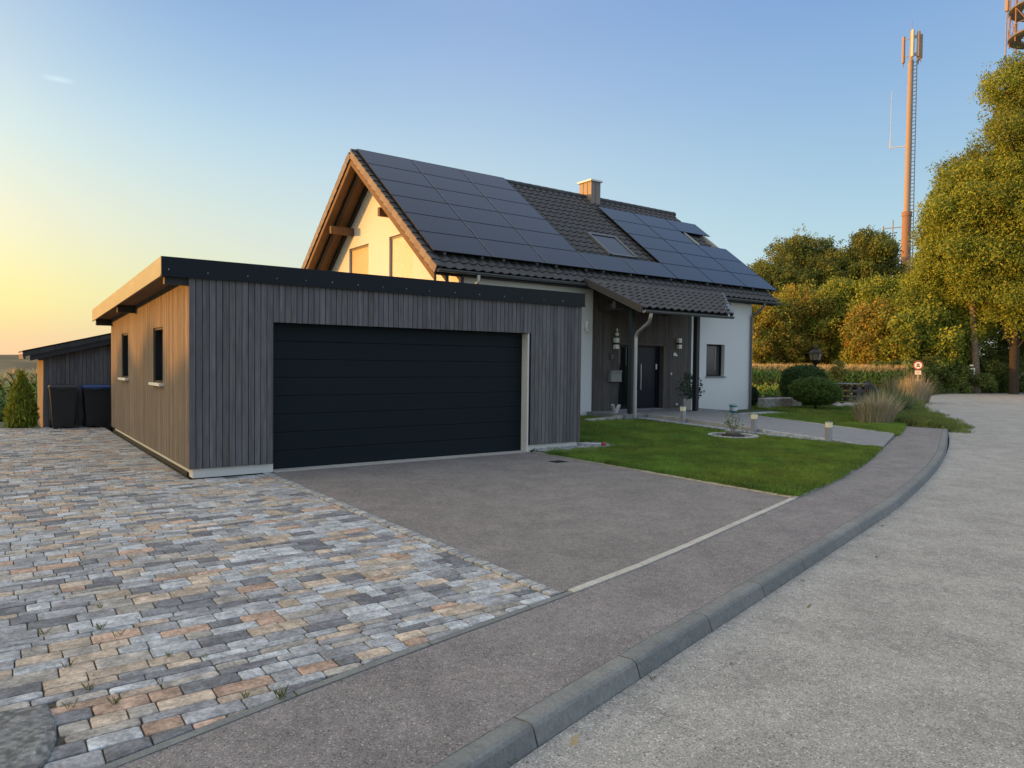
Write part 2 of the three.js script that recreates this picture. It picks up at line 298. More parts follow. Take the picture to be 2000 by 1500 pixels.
{
  const r = rng(5), kerb = structure('kerb', bx(-14, -13.9, -0.3, -0.25, 12.5, 12.6), M.kerb[0]);
  const prof = [[0, 0.002], [0.085, 0.004], [0.108, -0.002], [0.122, -0.016], [0.150, -0.095], [0.152, -0.22], [0, -0.22]];
  for (let x = -7; x < 20.4;) {
    const sl = (kerbBack(x + 0.5) - kerbBack(x)) / 0.5, len = 1.0 / Math.hypot(1, sl), x1 = Math.min(20.5, x + len), gap = 0.006, pos = [], idx = [];
    const secs = [x + gap, (x + x1) / 2, x1 - gap];
    for (const s of secs) { const d = (kerbBack(s + 0.05) - kerbBack(s - 0.05)) / 0.1, l = Math.hypot(1, d), nx = -d / l, nz = 1 / l; for (const [o, y] of prof) pos.push(s + nx * o, y, kerbBack(s) + nz * o); }
    const n = prof.length; for (let a = 0; a < 2; a++) for (let k = 0; k < n; k++) { const p = a * n + k, q = a * n + (k + 1) % n; idx.push(p, p + n, q, q, p + n, q + n); }
    for (let k = 1; k < n - 1; k++) idx.push(0, k, k + 1, 2 * n, 2 * n + k + 1, 2 * n + k);
    part('kerb_stone', geo(pos, idx), pick(M.kerb, r), kerb); x = x1;
  }
}
function stripStones(parent, f, x0, x1, len, w, y, mats, r, along = 'x') {   // flush edging stones along a curve
  for (let x = x0; x < x1 - 0.05;) {
    const l = len * (0.9 + 0.2 * r()), e = Math.min(x1, x + l), dy = 0.003 * r(), pos = [], idx = [], g = 0.005;
    for (const s of [x + g, e - g]) for (const o of [0, w]) for (const h of [y + dy, y - 0.15]) along === 'x' ? pos.push(s, h, f(s) + o) : pos.push(f(s) + o, h, s);
    const q = (a, b, c, d) => idx.push(a, b, c, c, b, d); q(0, 2, 4, 6); q(0, 4, 1, 5); q(2, 3, 6, 7); q(0, 1, 2, 3); q(4, 6, 5, 7);
    part('edging_stone', geo(pos, idx), pick(mats, r), parent); x = e;
  }
}
{
  const r = rng(6), e = structure('edging', bx(-2.3, -2.25, -0.2, -0.15, 7.9, 7.95), M.edging);
  stripStones(e, x => inner(x) - 0.075, 1.25, 6.3, 1.0, 0.075, 0.008, [M.edging], r);
  stripStones(e, x => inner(x) - 0.06, 6.3, 13.6, 1.0, 0.06, 0.02, [M.kerb[0], M.kerb[1], M.concrete], r);
  stripStones(e, x => inner(x) - 0.055, -7, 1.25, 1.0, 0.055, 0.004, [M.kerb[2], M.kerb[0]], r);
  stripStones(e, () => 6.31, 0.1, inner(6.3) - 0.08, 1.0, 0.06, 0.02, [M.edging, M.concrete], r, 'z');
}
structure('driveway', surf(t => { const x = lerp(1.17, 6.31, t); return [x, 0.03]; }, t => { const x = lerp(1.17, 6.31, t); return [x, inner(x) - 0.078]; }, 20, 4, () => 0.002, 0.15), M.drive);
{
  const r = rng(7), s = structure('sett_row', bx(1.05, 1.17, -0.2, -0.04, 0.1, inner(1.1) - 0.07), M.joint);
  for (let z = 0.06; z < inner(1.1) - 0.09;) { const l = 0.13 + 0.09 * r(), e = Math.min(z + l, inner(1.1) - 0.075), j = 0.012 * (r() - 0.5); if (e - z > 0.05) part('sett', rbx(1.055 + j, 1.165 + j, -0.08, 0.012 + 0.008 * r(), z + 0.006, e - 0.006, 0.014, 2), pick(M.granite, r), s); z = e; }
}
// the paving: every stone cut, rounded and set by itself
{
  const r = rng(8);
  const paving = structure('paving', surf(t => [lerp(-2.44, 1.055, t), -0.02], t => { const x = lerp(-2.44, 1.055, t); return [x, inner(x) - 0.056]; }, 16, 3, () => -0.011, 0.15), M.joint);
  part('bedding', surf(t => [lerp(-2.44, 0.04, t), -10.6], t => [lerp(-2.44, 0.04, t), -0.021], 4, 4, () => -0.011, 0.15), M.joint, paving);
  const tones = [[0.76, 0.79, 0.81, 26], [0.54, 0.545, 0.56, 22], [0.32, 0.325, 0.345, 15], [0.80, 0.65, 0.50, 16], [0.78, 0.54, 0.40, 6], [0.66, 0.61, 0.54, 15]];
  const total = tones.reduce((s, t) => s + t[3], 0), mats = [];
  for (const t of tones) for (const k of [0.9, 1.0, 1.1]) mats.push(std(t[0] * k, t[1] * k, t[2] * k, 0.85, { map: T.stone, bumpMap: T.stoneBump, bumpScale: 0.003 }));
  const stones = [];
  for (let z = -10.45; z < 8.4;) {
    const d = [0.165, 0.165, 0.165, 0.13, 0.085, 0.085][Math.floor(r() * 6)];
    let x = -2.40 + 0.03 * r();
    for (; ;) {
      const right = z + d < 0.0 ? 0.0 : z < 0.0 ? 0.0 : 1.05, l = (d < 0.1 ? 0.17 + 0.2 * r() : 0.12 + 0.19 * r()), e = x + l > right - 0.07 ? right : x + l;
      if (x >= right - 0.02) break;
      let poly = []; const g = 0.0032, x0 = x + g, x1 = e - g, z0 = z + g, z1 = z + d - g, c = 0.009 + 0.009 * r(), J = () => (r() - 0.5) * 0.004;
      if (!(z < 0.04 && e > 0.02 && z + d > -0.02 && right > 0.5 && z < 0.03)) {
        for (const [cx, cz, a0] of [[x0 + c, z0 + c, Math.PI], [x1 - c, z0 + c, 1.5 * Math.PI], [x1 - c, z1 - c, 0], [x0 + c, z1 - c, 0.5 * Math.PI]]) for (let k = 0; k < 3; k++) { const a = a0 + k * Math.PI / 4; poly.push([cx + c * Math.cos(a) + J(), cz + c * Math.sin(a) + J()]); }
        const mx = (x0 + x1) / 2, sl = (inner(mx + 0.1) - inner(mx - 0.1)) / 0.2, lim = p => inner(mx) + sl * (p[0] - mx) - 0.065 - p[1], out = [];
        for (let k = 0; k < poly.length; k++) { const a = poly[k], b = poly[(k + 1) % poly.length], fa = lim(a), fb = lim(b); if (fa >= 0) out.push(a); if (fa * fb < 0) { const t = fa / (fa - fb); out.push([lerp(a[0], b[0], t), lerp(a[1], b[1], t)]); } }
        let area = 0; for (let k = 0; k < out.length; k++) { const a = out[k], b = out[(k + 1) % out.length]; area += (a[0] * b[1] - a[1] * b[0]) / 2; }
        if (out.length > 2 && Math.abs(area) > 0.0012 && !(mx < -2.19 && z + d / 2 > 7.0)) stones.push({ poly: out, x: mx, z: z + d / 2, h: 0.004 * r(), tx: (r() - 0.5) * 0.02, tz: (r() - 0.5) * 0.02, tone: (() => { let k = r() * total, i = 0; while ((k -= tones[i][3]) > 0) i++; return i * 3 + Math.floor(r() * 3); })() });
      }
      x = e;
    }
    z += d;
  }
  const build = s => {
    const n = s.poly.length, pos = [], idx = [], cx = s.poly.reduce((a, p) => a + p[0], 0) / n, cz = s.poly.reduce((a, p) => a + p[1], 0) / n;
    const Y = (x, z, d) => s.h - d + s.tx * (x - cx) + s.tz * (z - cz);
    for (const [k, d] of [[0.009, 0], [0.002, 0.0025], [0, 0.007], [0, 0.06]]) for (const p of s.poly) { const dx = cx - p[0], dz = cz - p[1], l = Math.hypot(dx, dz); const q = [p[0] + dx / l * k, p[1] + dz / l * k]; pos.push(q[0], Y(q[0], q[1], d), q[1]); }
    pos.push(cx, Y(cx, cz, -0.001), cz);
    for (let a = 0; a < 3; a++) for (let k = 0; k < n; k++) { const p = a * n + k, q = a * n + (k + 1) % n; idx.push(p, q, p + n, p + n, q, q + n); }
    for (let k = 0; k < n; k++) idx.push(4 * n, (k + 1) % n, k);
    const g = new THREE.BufferGeometry(); g.setAttribute('position', new THREE.Float32BufferAttribute(pos, 3)); g.setIndex(idx); g.computeVertexNormals();
    const uv = []; const ou = r() * 3, ov = r() * 3; for (let i = 0; i < pos.length; i += 3) uv.push(pos[i] + ou, pos[i + 2] + ov); g.setAttribute('uv', new THREE.Float32BufferAttribute(uv, 2)); return g;
  };
  stones.sort((a, b) => Math.hypot(a.x - camera.position.x, a.z - camera.position.z) - Math.hypot(b.x - camera.position.x, b.z - camera.position.z));
  const rest = [];
  stones.forEach((s, i) => {
    const g = build(s);
    if (i < 300) part('paver', g, mats[s.tone], paving);
    else { const m = mats[s.tone].color, c = []; for (let k = 0; k < g.attributes.position.count; k++) c.push(m.r, m.g, m.b); g.setAttribute('color', new THREE.Float32BufferAttribute(c, 3)); rest.push(g); }
  });
  const far = part('pavers', mergeGeometries(rest), std(1, 1, 1, 0.85, { vertexColors: true, map: T.stone, bumpMap: T.stoneBump, bumpScale: 0.003 }), paving); far.userData.kind = 'stuff';
}
// lawns
const lawnY = (x, z) => 0.012 + 0.13 * sm((1.6 - z) / 6.6) - 0.05 * sm((x - 22) / 14);
structure('lawn', [
  surf(t => [lerp(6.375, 13.05, t), -5.3], t => { const x = lerp(6.375, 13.05, t); return [x, inner(x) - 0.062]; }, 40, 40, lawnY, 0.25),
  surf(t => [lerp(16.45, 20.6, t), -6.5], t => { const x = lerp(16.45, 20.6, t); return [x, inner(x) - 0.01]; }, 20, 24, lawnY, 0.25),
  surf(t => [lerp(20.6, 46, t), -22 + 4 * t], t => { const x = lerp(20.6, 46, t); return [x, roadEdge(x) - 0.05 - 0.5 * hash(Math.floor(x * 1.3), 1, 61)]; }, 60, 40, (x, z) => lawnY(x, z) - 0.08 * sm((x - 24) / 10), 0.35),
], M.turf);
// the raised path to the front door and its porch slab
const pathY = (x, z) => z > 3.3 ? 0 : 0.30 * (1 - sm((z + 4.4) / 9.5)) ** 1 * (z < -3.6 ? 1 : 1);
structure('garden_path', [
  surf(t => [lerp(13.5, 16.4, t), -3.55], t => { const x = lerp(13.5, 16.4, t); return [x, inner(x) - 0.01]; }, 10, 30, (x, z) => Math.min(0.298, pathY(x, z) + 0.004), 0.3),
  bx(12.55, 17.35, 0.0, 0.30, -5.22, -3.55),
], M.path);
{
  const r = rng(9), e = structure('path_border', surf(t => [lerp(13.08, 13.36, t), -3.6], t => { const x = lerp(13.08, 13.36, t); return [x, inner(x) - 0.06]; }, 2, 24, (x, z) => lerp(lawnY(x, z), pathY(x, z), 0.35) + 0.004, 0.25), M.granite[1]);
  const strip = (x0, x1) => { for (let z = -3.5; z < inner((x0 + x1) / 2) - 0.1;) { const b = Math.min(z + 0.95 + 0.1 * r(), inner(x0) - 0.08), pos = [], idx = []; for (const s of [z + 0.004, b - 0.004]) for (const o of [x0, x1]) for (const k of [0, 1]) pos.push(o, pathY(o, s) + (k ? -0.22 : 0.016), s); const q = (a, b, c, d) => idx.push(a, b, c, c, b, d); q(0, 4, 2, 6); q(0, 1, 4, 5); q(2, 6, 3, 7); q(0, 2, 1, 3); q(4, 5, 6, 7); if (b - z > 0.1) part('edging_stone', geo(pos, idx), pick([M.edging, M.slab, M.concrete], r), e); z = b; } };
  strip(13.40, 13.495); strip(16.405, 16.46);
  // loose grey chippings between lawn and path
  const g = new THREE.IcosahedronGeometry(0.022, 0), im = new THREE.InstancedMesh(g, std(0.30, 0.31, 0.33, 0.9), 2600), o = new THREE.Object3D(), c = new THREE.Color(); im.name = 'chippings'; im.userData.kind = 'stuff';
  for (let i = 0; i < 2600; i++) { const x = 13.06 + 0.33 * r(), z = lerp(-3.6, inner(13.2) - 0.1, r()); o.position.set(x, lerp(lawnY(x, z), pathY(x, z), 0.35) + 0.008, z); o.rotation.set(r() * 6, r() * 6, r() * 6); o.scale.set(0.6 + r(), 0.5 + 0.6 * r(), 0.6 + r()); o.updateMatrix(); im.setMatrixAt(i, o.matrix); const k = 0.6 + 0.9 * r(); im.setColorAt(i, c.setRGB(k, k, k)); }
  shadows(im); e.add(im);
}

// ---------------------------------------------------------------- garage
function shiftUV(g, r) { const uv = g.attributes.uv; const a = r() * 7, b = r() * 7; for (let i = 0; i < uv.count; i++) uv.setXY(i, uv.getX(i) + a, uv.getY(i) + b); return g; }
{
  const r = rng(20), G = thing('garage', 'flat-roofed double garage clad in grey upright timber boards with wide dark sectional door', 'garage', [3.83, 0, -4.15]);
  const roofTop = z => 3.237 + 0.0365 * (z - 0.04), under = z => roofTop(z) - 0.28;
  part('wall', [bx(0.03, 1.25, 0.139, 2.95, -0.25, -0.03), bx(6.30, 7.63, 0.139, 2.95, -0.25, -0.03), bx(1.25, 6.30, 2.39, 2.95, -0.25, -0.03),
    prism([[0.25, 0.0], [8.29, 0.0], [8.29, under(-8.29) - 0.01], [0.25, under(-0.25) - 0.01]], 'x', 7.56, 7.63), bx(0.03, 7.63, 0, 2.6, -8.29, -8.2), bx(0.03, 7.6, 0.0, 0.06, -8.2, -0.3),
    bx(0.03, 0.10, 0.139, 1.35, -8.2, -0.25), bx(0.03, 0.10, 2.315, 2.60, -8.2, -0.25), bx(0.03, 0.10, 1.35, 2.315, -8.2, -6.6), bx(0.03, 0.10, 1.35, 2.315, -5.70, -2.82), bx(0.03, 0.10, 1.35, 2.315, -1.94, -0.25)], M.black, G);
  for (const g of [bx(0.06, 1.245, 0, 0.15, -0.23, -0.045), bx(6.29, 7.60, 0, 0.15, -0.23, -0.045), bx(0.06, 0.2, 0, 0.15, -8.25, -0.231)]) part('plinth', g, M.plinth, G);
  part('door_jamb', bx(6.262, 6.296, 0.0, 2.36, -0.215, -0.022), M.plinth, G);
  part('threshold', bx(1.25, 6.30, -0.05, 0.014, -0.3, 0.028), M.edging, G);
  const P = 0.0945, gap = 0.0095;
  for (let x = 0.004; x < 7.64; x += P) {
    const e = Math.min(x + P - gap, 7.655), z = -0.022 + 0.0025 * r(), cuts = [[0.139 + 0.004 * r(), 2.99]];
    if (e > 1.275 && x < 6.262) cuts[0][0] = 2.362 + 0.002 * r();
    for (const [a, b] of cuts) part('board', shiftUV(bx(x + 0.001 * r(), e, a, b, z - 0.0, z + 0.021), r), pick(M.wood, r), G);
  }
  for (let z = -0.026, k = 0; z > -8.31; k++) {
    const w = k % 5 === 3 ? 0.06 : 0.0945, e = Math.max(z - w + gap, -8.324), x = 0.002 * r(), top = under((z + e) / 2) + 0.05, mid = (z + e) / 2, cuts = [[0.139 + 0.004 * r(), top]];
    for (const [w0, w1] of [[-6.6, -5.70], [-2.82, -1.94]]) if (mid > w0 && mid < w1) { cuts[0][1] = 1.352; cuts.push([2.314, top]); }
    for (const [a, b] of cuts) part('board', shiftUV(bx(x, x + 0.021, a, b, e, z), r), pick(M.woodGlow, r), G);
    z -= w;
  }
  for (const [z0, z1] of [[-6.6, -5.70], [-2.82, -1.94]]) {
    const w = part('window', [bx(0.025, 0.13, 1.352, 1.39, z0, z1), bx(0.025, 0.13, 2.275, 2.314, z0, z1), bx(0.025, 0.13, 1.39, 2.275, z0, z0 + 0.035), bx(0.025, 0.13, 1.39, 2.275, z1 - 0.035, z1)], M.darkTrim, G);
    part('pane', bx(0.095, 0.101, 1.39, 2.275, z0 + 0.035, z1 - 0.035), M.pane, w);
    part('blind', bx(0.135, 0.15, 1.36, 2.31, z0, z1), M.blind, w);
    part('sill', rbx(-0.075, 0.10, 1.305, 1.351, z0 - 0.06, z1 + 0.05, 0.008), M.plinth, w);
  }
  // sectional door: eight panels with recessed joints
  const D = part('garage_door', bx(1.26, 6.29, 0.014, 2.40, -0.275, -0.262), M.black, G); D.userData.label = 'wide anthracite sectional door with eight horizontal panels';
  for (let k = 0; k < 8; k++) { const a = 0.018 + k * 0.295, b = a + 0.291; part('door_panel', [rbx(1.274, 6.262, a, b, -0.262, -0.225, 0.006, 2), bx(1.274, 6.262, a + 0.143, a + 0.147, -0.226, -0.2235)], M.door, D); }
  // roof with deep fascia, dark on the street side, paler metal colour on the gable side
  const prof = (a, b) => [[-a, roofTop(a) - 0.02], [-a, under(a) + 0.06], [-b, under(b) + 0.06], [-b, roofTop(b) - 0.02]];
  part('roof', prism(prof(0.0, -8.48), 'x', -0.365, 7.70), M.darkTrim, G);
  const sof = part('soffit', prism([[-0.02, under(0.02) + 0.06], [-0.02, under(0.02) + 0.045], [8.47, under(-8.47) + 0.045], [8.47, under(-8.47) + 0.06]], 'x', -0.34, 0.03), M.beam, G);
  part('fascia', rbx(-0.374, 7.71, 2.957, 3.237, 0.004, 0.04, 0.006), M.darkTrim, G);
  part('fascia_hem', bx(-0.372, 7.708, 2.953, 2.985, 0.04, 0.047), M.darkTrim, G);
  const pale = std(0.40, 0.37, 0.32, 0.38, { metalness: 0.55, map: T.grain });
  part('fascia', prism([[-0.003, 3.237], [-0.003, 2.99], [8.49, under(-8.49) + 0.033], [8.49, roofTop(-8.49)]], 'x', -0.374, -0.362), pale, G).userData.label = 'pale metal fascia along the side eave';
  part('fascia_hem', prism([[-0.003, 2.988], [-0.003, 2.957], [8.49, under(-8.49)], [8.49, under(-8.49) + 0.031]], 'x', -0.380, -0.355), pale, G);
  for (const z of [-0.10, -4.80, -8.30]) part('beam', bx(-0.31, 0.03, under(z) - 0.10, under(z) + 0.06, z - 0.06, z + 0.06), M.beamDark, G), part('beam_end', bx(-0.318, -0.31, under(z) - 0.10, under(z) + 0.05, z - 0.055, z + 0.055), M.beam, G);
  for (let x = -0.28, k = 0; x < 7.6; x += 0.42 + 0.16 * r(), k++) part('screw', rod([x, 3.045 + 0.03 * (r() - 0.5), 0.038], [x, 3.045, 0.046], 0.008, 0.008, 6), M.screw, G);
}
// shed behind the garage
{
  const r = rng(21), S = thing('shed', 'low timber shed with dark tiled lean-to roof behind the garage and the bins', 'shed', [0.9, 0, -12]);
  const ry = x => 1.90 + 0.262 * (x + 1.63);
  part('wall', [prism([[10.43, -0.3], [13.4, -0.3], [13.4, 1.7], [10.43, 1.7]], 'x', -1.23, -1.16), prism([[-1.2, -0.3], [4, -0.3], [4, ry(4) - 0.2], [-1.2, ry(-1.2) - 0.2]], 'z', -10.47, -10.43)], M.black, S);
  for (let x = -1.25; x < 1.2; x += 0.094) part('board', shiftUV(bx(x, x + 0.086, -0.1, ry(x) - 0.16, -10.425, -10.40), r), pick(M.wood, r), S);
  for (let z = -10.43; z > -13.3; z -= 0.19) part('board', shiftUV(bx(-1.255, -1.235, -0.1, ry(-1.25) - 0.14, z - 0.182, z), r), pick(M.woodGlow, r), S);
  part('corner_post', bx(-1.262, -1.20, -0.1, ry(-1.25) - 0.15, -10.43, -10.395), M.wood[1], S);
  const sl = (x0, x1, dy0, dy1, z0, z1) => prism([[x0, ry(x0) + dy0], [x1, ry(x1) + dy0], [x1, ry(x1) + dy1], [x0, ry(x0) + dy1]], 'z', z0, z1);
  part('roof', sl(-1.66, 4.2, -0.10, -0.03, -13.6, -10.18), M.beamDark, S);
  part('bargeboard', sl(-1.55, 4.2, -0.23, -0.10, -10.22, -10.175), M.beamDark, S);
  part('gutter_board', bx(-1.69, -1.64, ry(-1.66) - 0.16, ry(-1.66) - 0.03, -13.6, -10.2), M.woodGlow[2], S);
  for (let x = -1.70, k = 0; x < 2.4; x += 0.33, k++) { part('verge_tile', [sl(x, x + 0.34, -0.10 + 0.0, 0.05, -10.172, -10.15), sl(x, x + 0.36, 0.02, 0.055, -10.5, -10.15)], M.tile[k % 4], S); for (let z = -10.5; z > -13.4; z -= 0.3) if (k < 7) part('roof_tile', sl(x, x + 0.36, 0.015, 0.05 + 0.01 * r(), z - 0.29, z - 0.01), M.tile[(k + Math.round(z * 7) + 99) % 4], S); }
}
// wheelie bins
function bin(x, z, w, d, h, lidMat, label) {
  const B = thing('wheelie_bin', label, 'bin', [x, 0, z], 'wheelie bins beside the shed'), y0 = 0.06;
  const fr = (y, k) => { const a = w / 2 * k, b = d / 2 * k; return [[-a, y, -b], [a, y, -b], [a, y, b], [-a, y, b]]; };
  const pos = [], idx = []; for (const [y, k] of [[y0, 0.80], [h * 0.12, 0.82], [h * 0.86, 0.97], [h * 0.865, 1.0], [h * 0.92, 1.0]]) pos.push(...fr(y, k).flat());
  for (let a = 0; a < 4; a++) for (let k = 0; k < 4; k++) { const p = a * 4 + k, q = a * 4 + (k + 1) % 4; idx.push(p, p + 4, q, q, p + 4, q + 4); } idx.push(0, 1, 2, 0, 2, 3, 16, 18, 17, 16, 19, 18);
  local('body', geo(pos, idx), M.binBody, B);
  const lid = []; const li = []; for (const [y, k, s] of [[h * 0.922, 1.07, 0], [h * 0.955, 1.07, 0], [h * 0.99, 0.98, 0.0], [h, 0.80, 0]]) lid.push(...fr(y, k).flat());
  for (let a = 0; a < 3; a++) for (let k = 0; k < 4; k++) { const p = a * 4 + k, q = a * 4 + (k + 1) % 4; li.push(p, p + 4, q, q, p + 4, q + 4); } li.push(12, 14, 13, 12, 15, 14, 0, 1, 2, 0, 2, 3);
  local('lid', geo(lid, li), lidMat, B);
  local('handle', rod([-w * 0.42, h * 0.95, -d * 0.56], [w * 0.42, h * 0.95, -d * 0.56], 0.016), M.binLid, B);
  local('grip', rbx(-w * 0.2, w * 0.2, h * 0.90, h * 0.925, d * 0.49, d * 0.56, 0.01), lidMat, B);
  for (const s of [-1, 1]) local('wheel', (() => { const g = new THREE.CylinderGeometry(0.1, 0.1, 0.05, 18); g.rotateZ(Math.PI / 2); g.translate(s * w * 0.43, 0.1, -d * 0.40); return planar(g); })(), M.black, B);
  for (const s of [-1, 1]) local('foot', bx(s * w * 0.30 - 0.04, s * w * 0.30 + 0.04, 0, 0.075, d * 0.26, d * 0.36), M.binBody, B);
  return B;
}
bin(-0.885, -10.0, 0.56, 0.62, 1.10, M.binLid, 'black wheelie bin with black lid, left of the two beside shed');
bin(-0.15, -10.0, 0.58, 0.62, 1.09, M.binBlue, 'black wheelie bin with blue lid next to the garage corner');

// ---------------------------------------------------------------- house
const XG = 7.884, ZF = -5.262, XR = 20.82, ZB = -15.46, RY = 8.41, RZ = -10.36, SL = 0.768, TH = Math.atan(SL);
const roofY = z => RY - SL * Math.abs(z - RZ);
const house = thing('house', 'white rendered gabled house with dark tiled roof covered in solar panels', 'house', [(XG + XR) / 2, 0, RZ]);
{
  const r = rng(30), H = house;
  const wallShape = (outer, holes) => { const s = new THREE.Shape(outer.map(p => new THREE.Vector2(...p))); for (const [a, b, c, d] of holes) s.holes.push(new THREE.Path([[a, c], [a, d], [b, d], [b, c]].map(p => new THREE.Vector2(...p)))); return s; };
  const front = new THREE.ExtrudeGeometry(wallShape([[XG, 0], [XR, 0], [XR, roofY(ZF) - 0.27], [XG, roofY(ZF) - 0.27]], [[13.9, 16.07, 0.3, 2.45], [18.24, 19.26, 1.38, 2.53]]), { depth: 0.34, bevelEnabled: false }); front.translate(0, 0, ZF - 0.34);
  part('front_wall', planar(front), M.render, H);
  const W = [[-12.57, -10.97], [-9.45, -7.85]];
  const gable = new THREE.ExtrudeGeometry(wallShape([[-ZF + 0.342, 0], [-ZB, 0], [-ZB, roofY(ZB) - 0.27], [-RZ, RY - 0.27], [-ZF + 0.342, roofY(ZF - 0.342) - 0.27]], W.map(([a, b]) => [-b, -a, 3.75, 5.71])), { depth: 0.34, bevelEnabled: false });
  gable.applyMatrix4(new THREE.Matrix4().set(0, 0, 1, XG, 0, 1, 0, 0, -1, 0, 0, 0, 0, 0, 0, 1));
  part('gable_wall', planar(gable), M.render, H);
  part('rear_wall', [bx(XG + 0.35, XR - 0.3, 0, roofY(ZB) - 0.28, ZB, ZB + 0.3), prism([[-ZF + 0.342, 0], [-ZB, 0], [-ZB, roofY(ZB) - 0.27], [-RZ, RY - 0.27], [-ZF + 0.342, roofY(ZF - 0.342) - 0.27]], 'x', XR - 0.3, XR)], M.render, H);
  // gable windows with closed roller shutters
  W.forEach(([a, b], k) => {
    const w = part('gable_window', [bx(XG + 0.06, XG + 0.16, 3.75, 5.70, a + 0.003, a + 0.05), bx(XG + 0.06, XG + 0.16, 3.75, 5.70, b - 0.05, b - 0.003), bx(XG + 0.06, XG + 0.16, 5.64, 5.70, a + 0.05, b - 0.05)], M.zincDark, H), slats = [];
    for (let y = 3.76; y < 5.63; y += 0.042) slats.push(rbx(XG + 0.088, XG + 0.104, y, y + 0.039, a + 0.05, b - 0.05, 0.007, 1));
    const s = part('shutter', slats, k ? M.shutter : M.shutterTan, w); s.userData.label = k ? 'closed cream roller shutter' : 'closed tan roller shutter';
  });
  // roof: two slabs, boarded gable overhang, rafters, purlins
  const X0 = XG - 0.93, X1 = 22.05, slab = (z1, o, t) => prism([[-RZ, RY - o], [-z1, roofY(z1) - o], [-z1, roofY(z1) - o - t], [-RZ, RY - o - t]], 'x', X0 + 0.02, X1 - 0.02);
  part('roof_deck', [slab(-4.98, 0.075, 0.11), slab(-15.74, 0.075, 0.11)], M.beamDark, H);
  const boards = []; for (const dir of [1, -1]) for (let s = 0.05; s < 6.75; s += 0.11) { const g = bx(X0 + 0.06, XG - 0.005, -0.016, 0, 0, 0.104); g.rotateX(TH * 1); g.translate(0, -0.19 / Math.cos(TH) - s * Math.sin(TH), s * Math.cos(TH)); if (dir < 0) g.applyMatrix4(new THREE.Matrix4().makeScale(1, 1, -1)); if (dir < 0) { const p = g.attributes.position.array, q = g.attributes.uv.array; for (let i = 0; i < p.length / 3; i += 3) { for (let k = 0; k < 3; k++) { const t = p[i * 3 + 3 + k]; p[i * 3 + 3 + k] = p[i * 3 + 6 + k]; p[i * 3 + 6 + k] = t; } } g.computeVertexNormals(); } g.translate(0, RY, RZ); boards.push(g); }
  part('soffit', boards, M.soffit, H);
  for (const dir of [1, -1]) for (const [a, b, mat, n] of [[X0 + 0.02, X0 + 0.09, M.beam, 'bargeboard'], [X0 + 0.36, X0 + 0.46, M.beamDark, 'rafter'], [XG - 0.10, XG - 0.004, M.beamDark, 'rafter']]) {  // shaded bands under the overhang put into the dark rafter colour
    const z1 = RZ + dir * (5.36), g = prism(dir > 0 ? [[-RZ, RY - 0.225], [-z1, roofY(z1) - 0.225], [-z1, roofY(z1) - 0.40], [-RZ, RY - 0.40]] : [[-RZ, RY - 0.225], [-RZ, RY - 0.40], [-z1, roofY(z1) - 0.40], [-z1, roofY(z1) - 0.225]], 'x', a, b); part(n, g, mat, H);
  }
  for (const z of [-12.23, -8.49]) part('purlin', [bx(X0 + 0.10, XG, 6.12, 6.37, z - 0.07, z + 0.07)], M.beam, H);
  // chimney clad in standing seam sheet
  const ch = part('chimney', [bx(16.89, 17.38, 7.6, 9.0, -10.66, -9.96), ...[16.87].flatMap(x => [bx(16.876, 16.89, 7.9, 9.0, -10.45, -10.43), bx(16.876, 16.89, 7.9, 9.0, -10.2, -10.18)]), bx(17.12, 17.14, 7.9, 9.0, -9.96, -9.945)], std(0.24, 0.20, 0.175, 0.5, { metalness: 0.2 }), H);
  part('chimney_cap', [rbx(16.82, 17.45, 9.0, 9.075, -10.73, -9.89, 0.012), rod([17.13, 9.07, -10.3], [17.13, 9.16, -10.3], 0.12, 0.12, 12)], M.white, ch);
  // gutters and downpipes
  const halfRound = (x0, x1, y, z, R = 0.075) => { const p = []; for (let k = 0; k <= 8; k++) { const a = Math.PI + k * Math.PI / 8; p.push([-z + R * Math.cos(a), y + R * Math.sin(a)]); } for (let k = 8; k >= 0; k--) { const a = Math.PI + k * Math.PI / 8; p.push([-z + (R - 0.008) * Math.cos(a), y + (R - 0.008) * Math.sin(a)]); } return prism(p, 'x', x0, x1); };
  part('gutter', [halfRound(X0 + 0.03, 12.16, 4.185, -4.85), halfRound(18.45, 22.02, 4.185, -4.85)], M.zincDark, H);
  part('fascia_board', bx(X0 + 0.09, 22.0, 4.10, 4.19, -5.01, -4.985), M.beamDark, H);
  part('eaves_soffit', bx(XG - 0.8, 22.0, 4.085, 4.10, -5.255, -4.985), M.beamDark, H);
  part('downpipe', tube([[21.0, 4.12, -4.85], [21.0, 3.98, -4.86], [20.85, 3.78, -5.06], [20.755, 3.66, -5.19], [20.75, 3.4, -5.2], [20.75, 0.1, -5.2]], 0.045, 10, 40), M.zincDark, H);
  part('downpipe', tube([[8.25, 4.12, -4.85], [8.25, 3.95, -4.86], [8.2, 3.8, -4.95], [8.1, 3.66, -5.12], [8.08, 3.4, -5.2], [8.08, 0.1, -5.2]], 0.05, 10, 30), M.zinc, H);

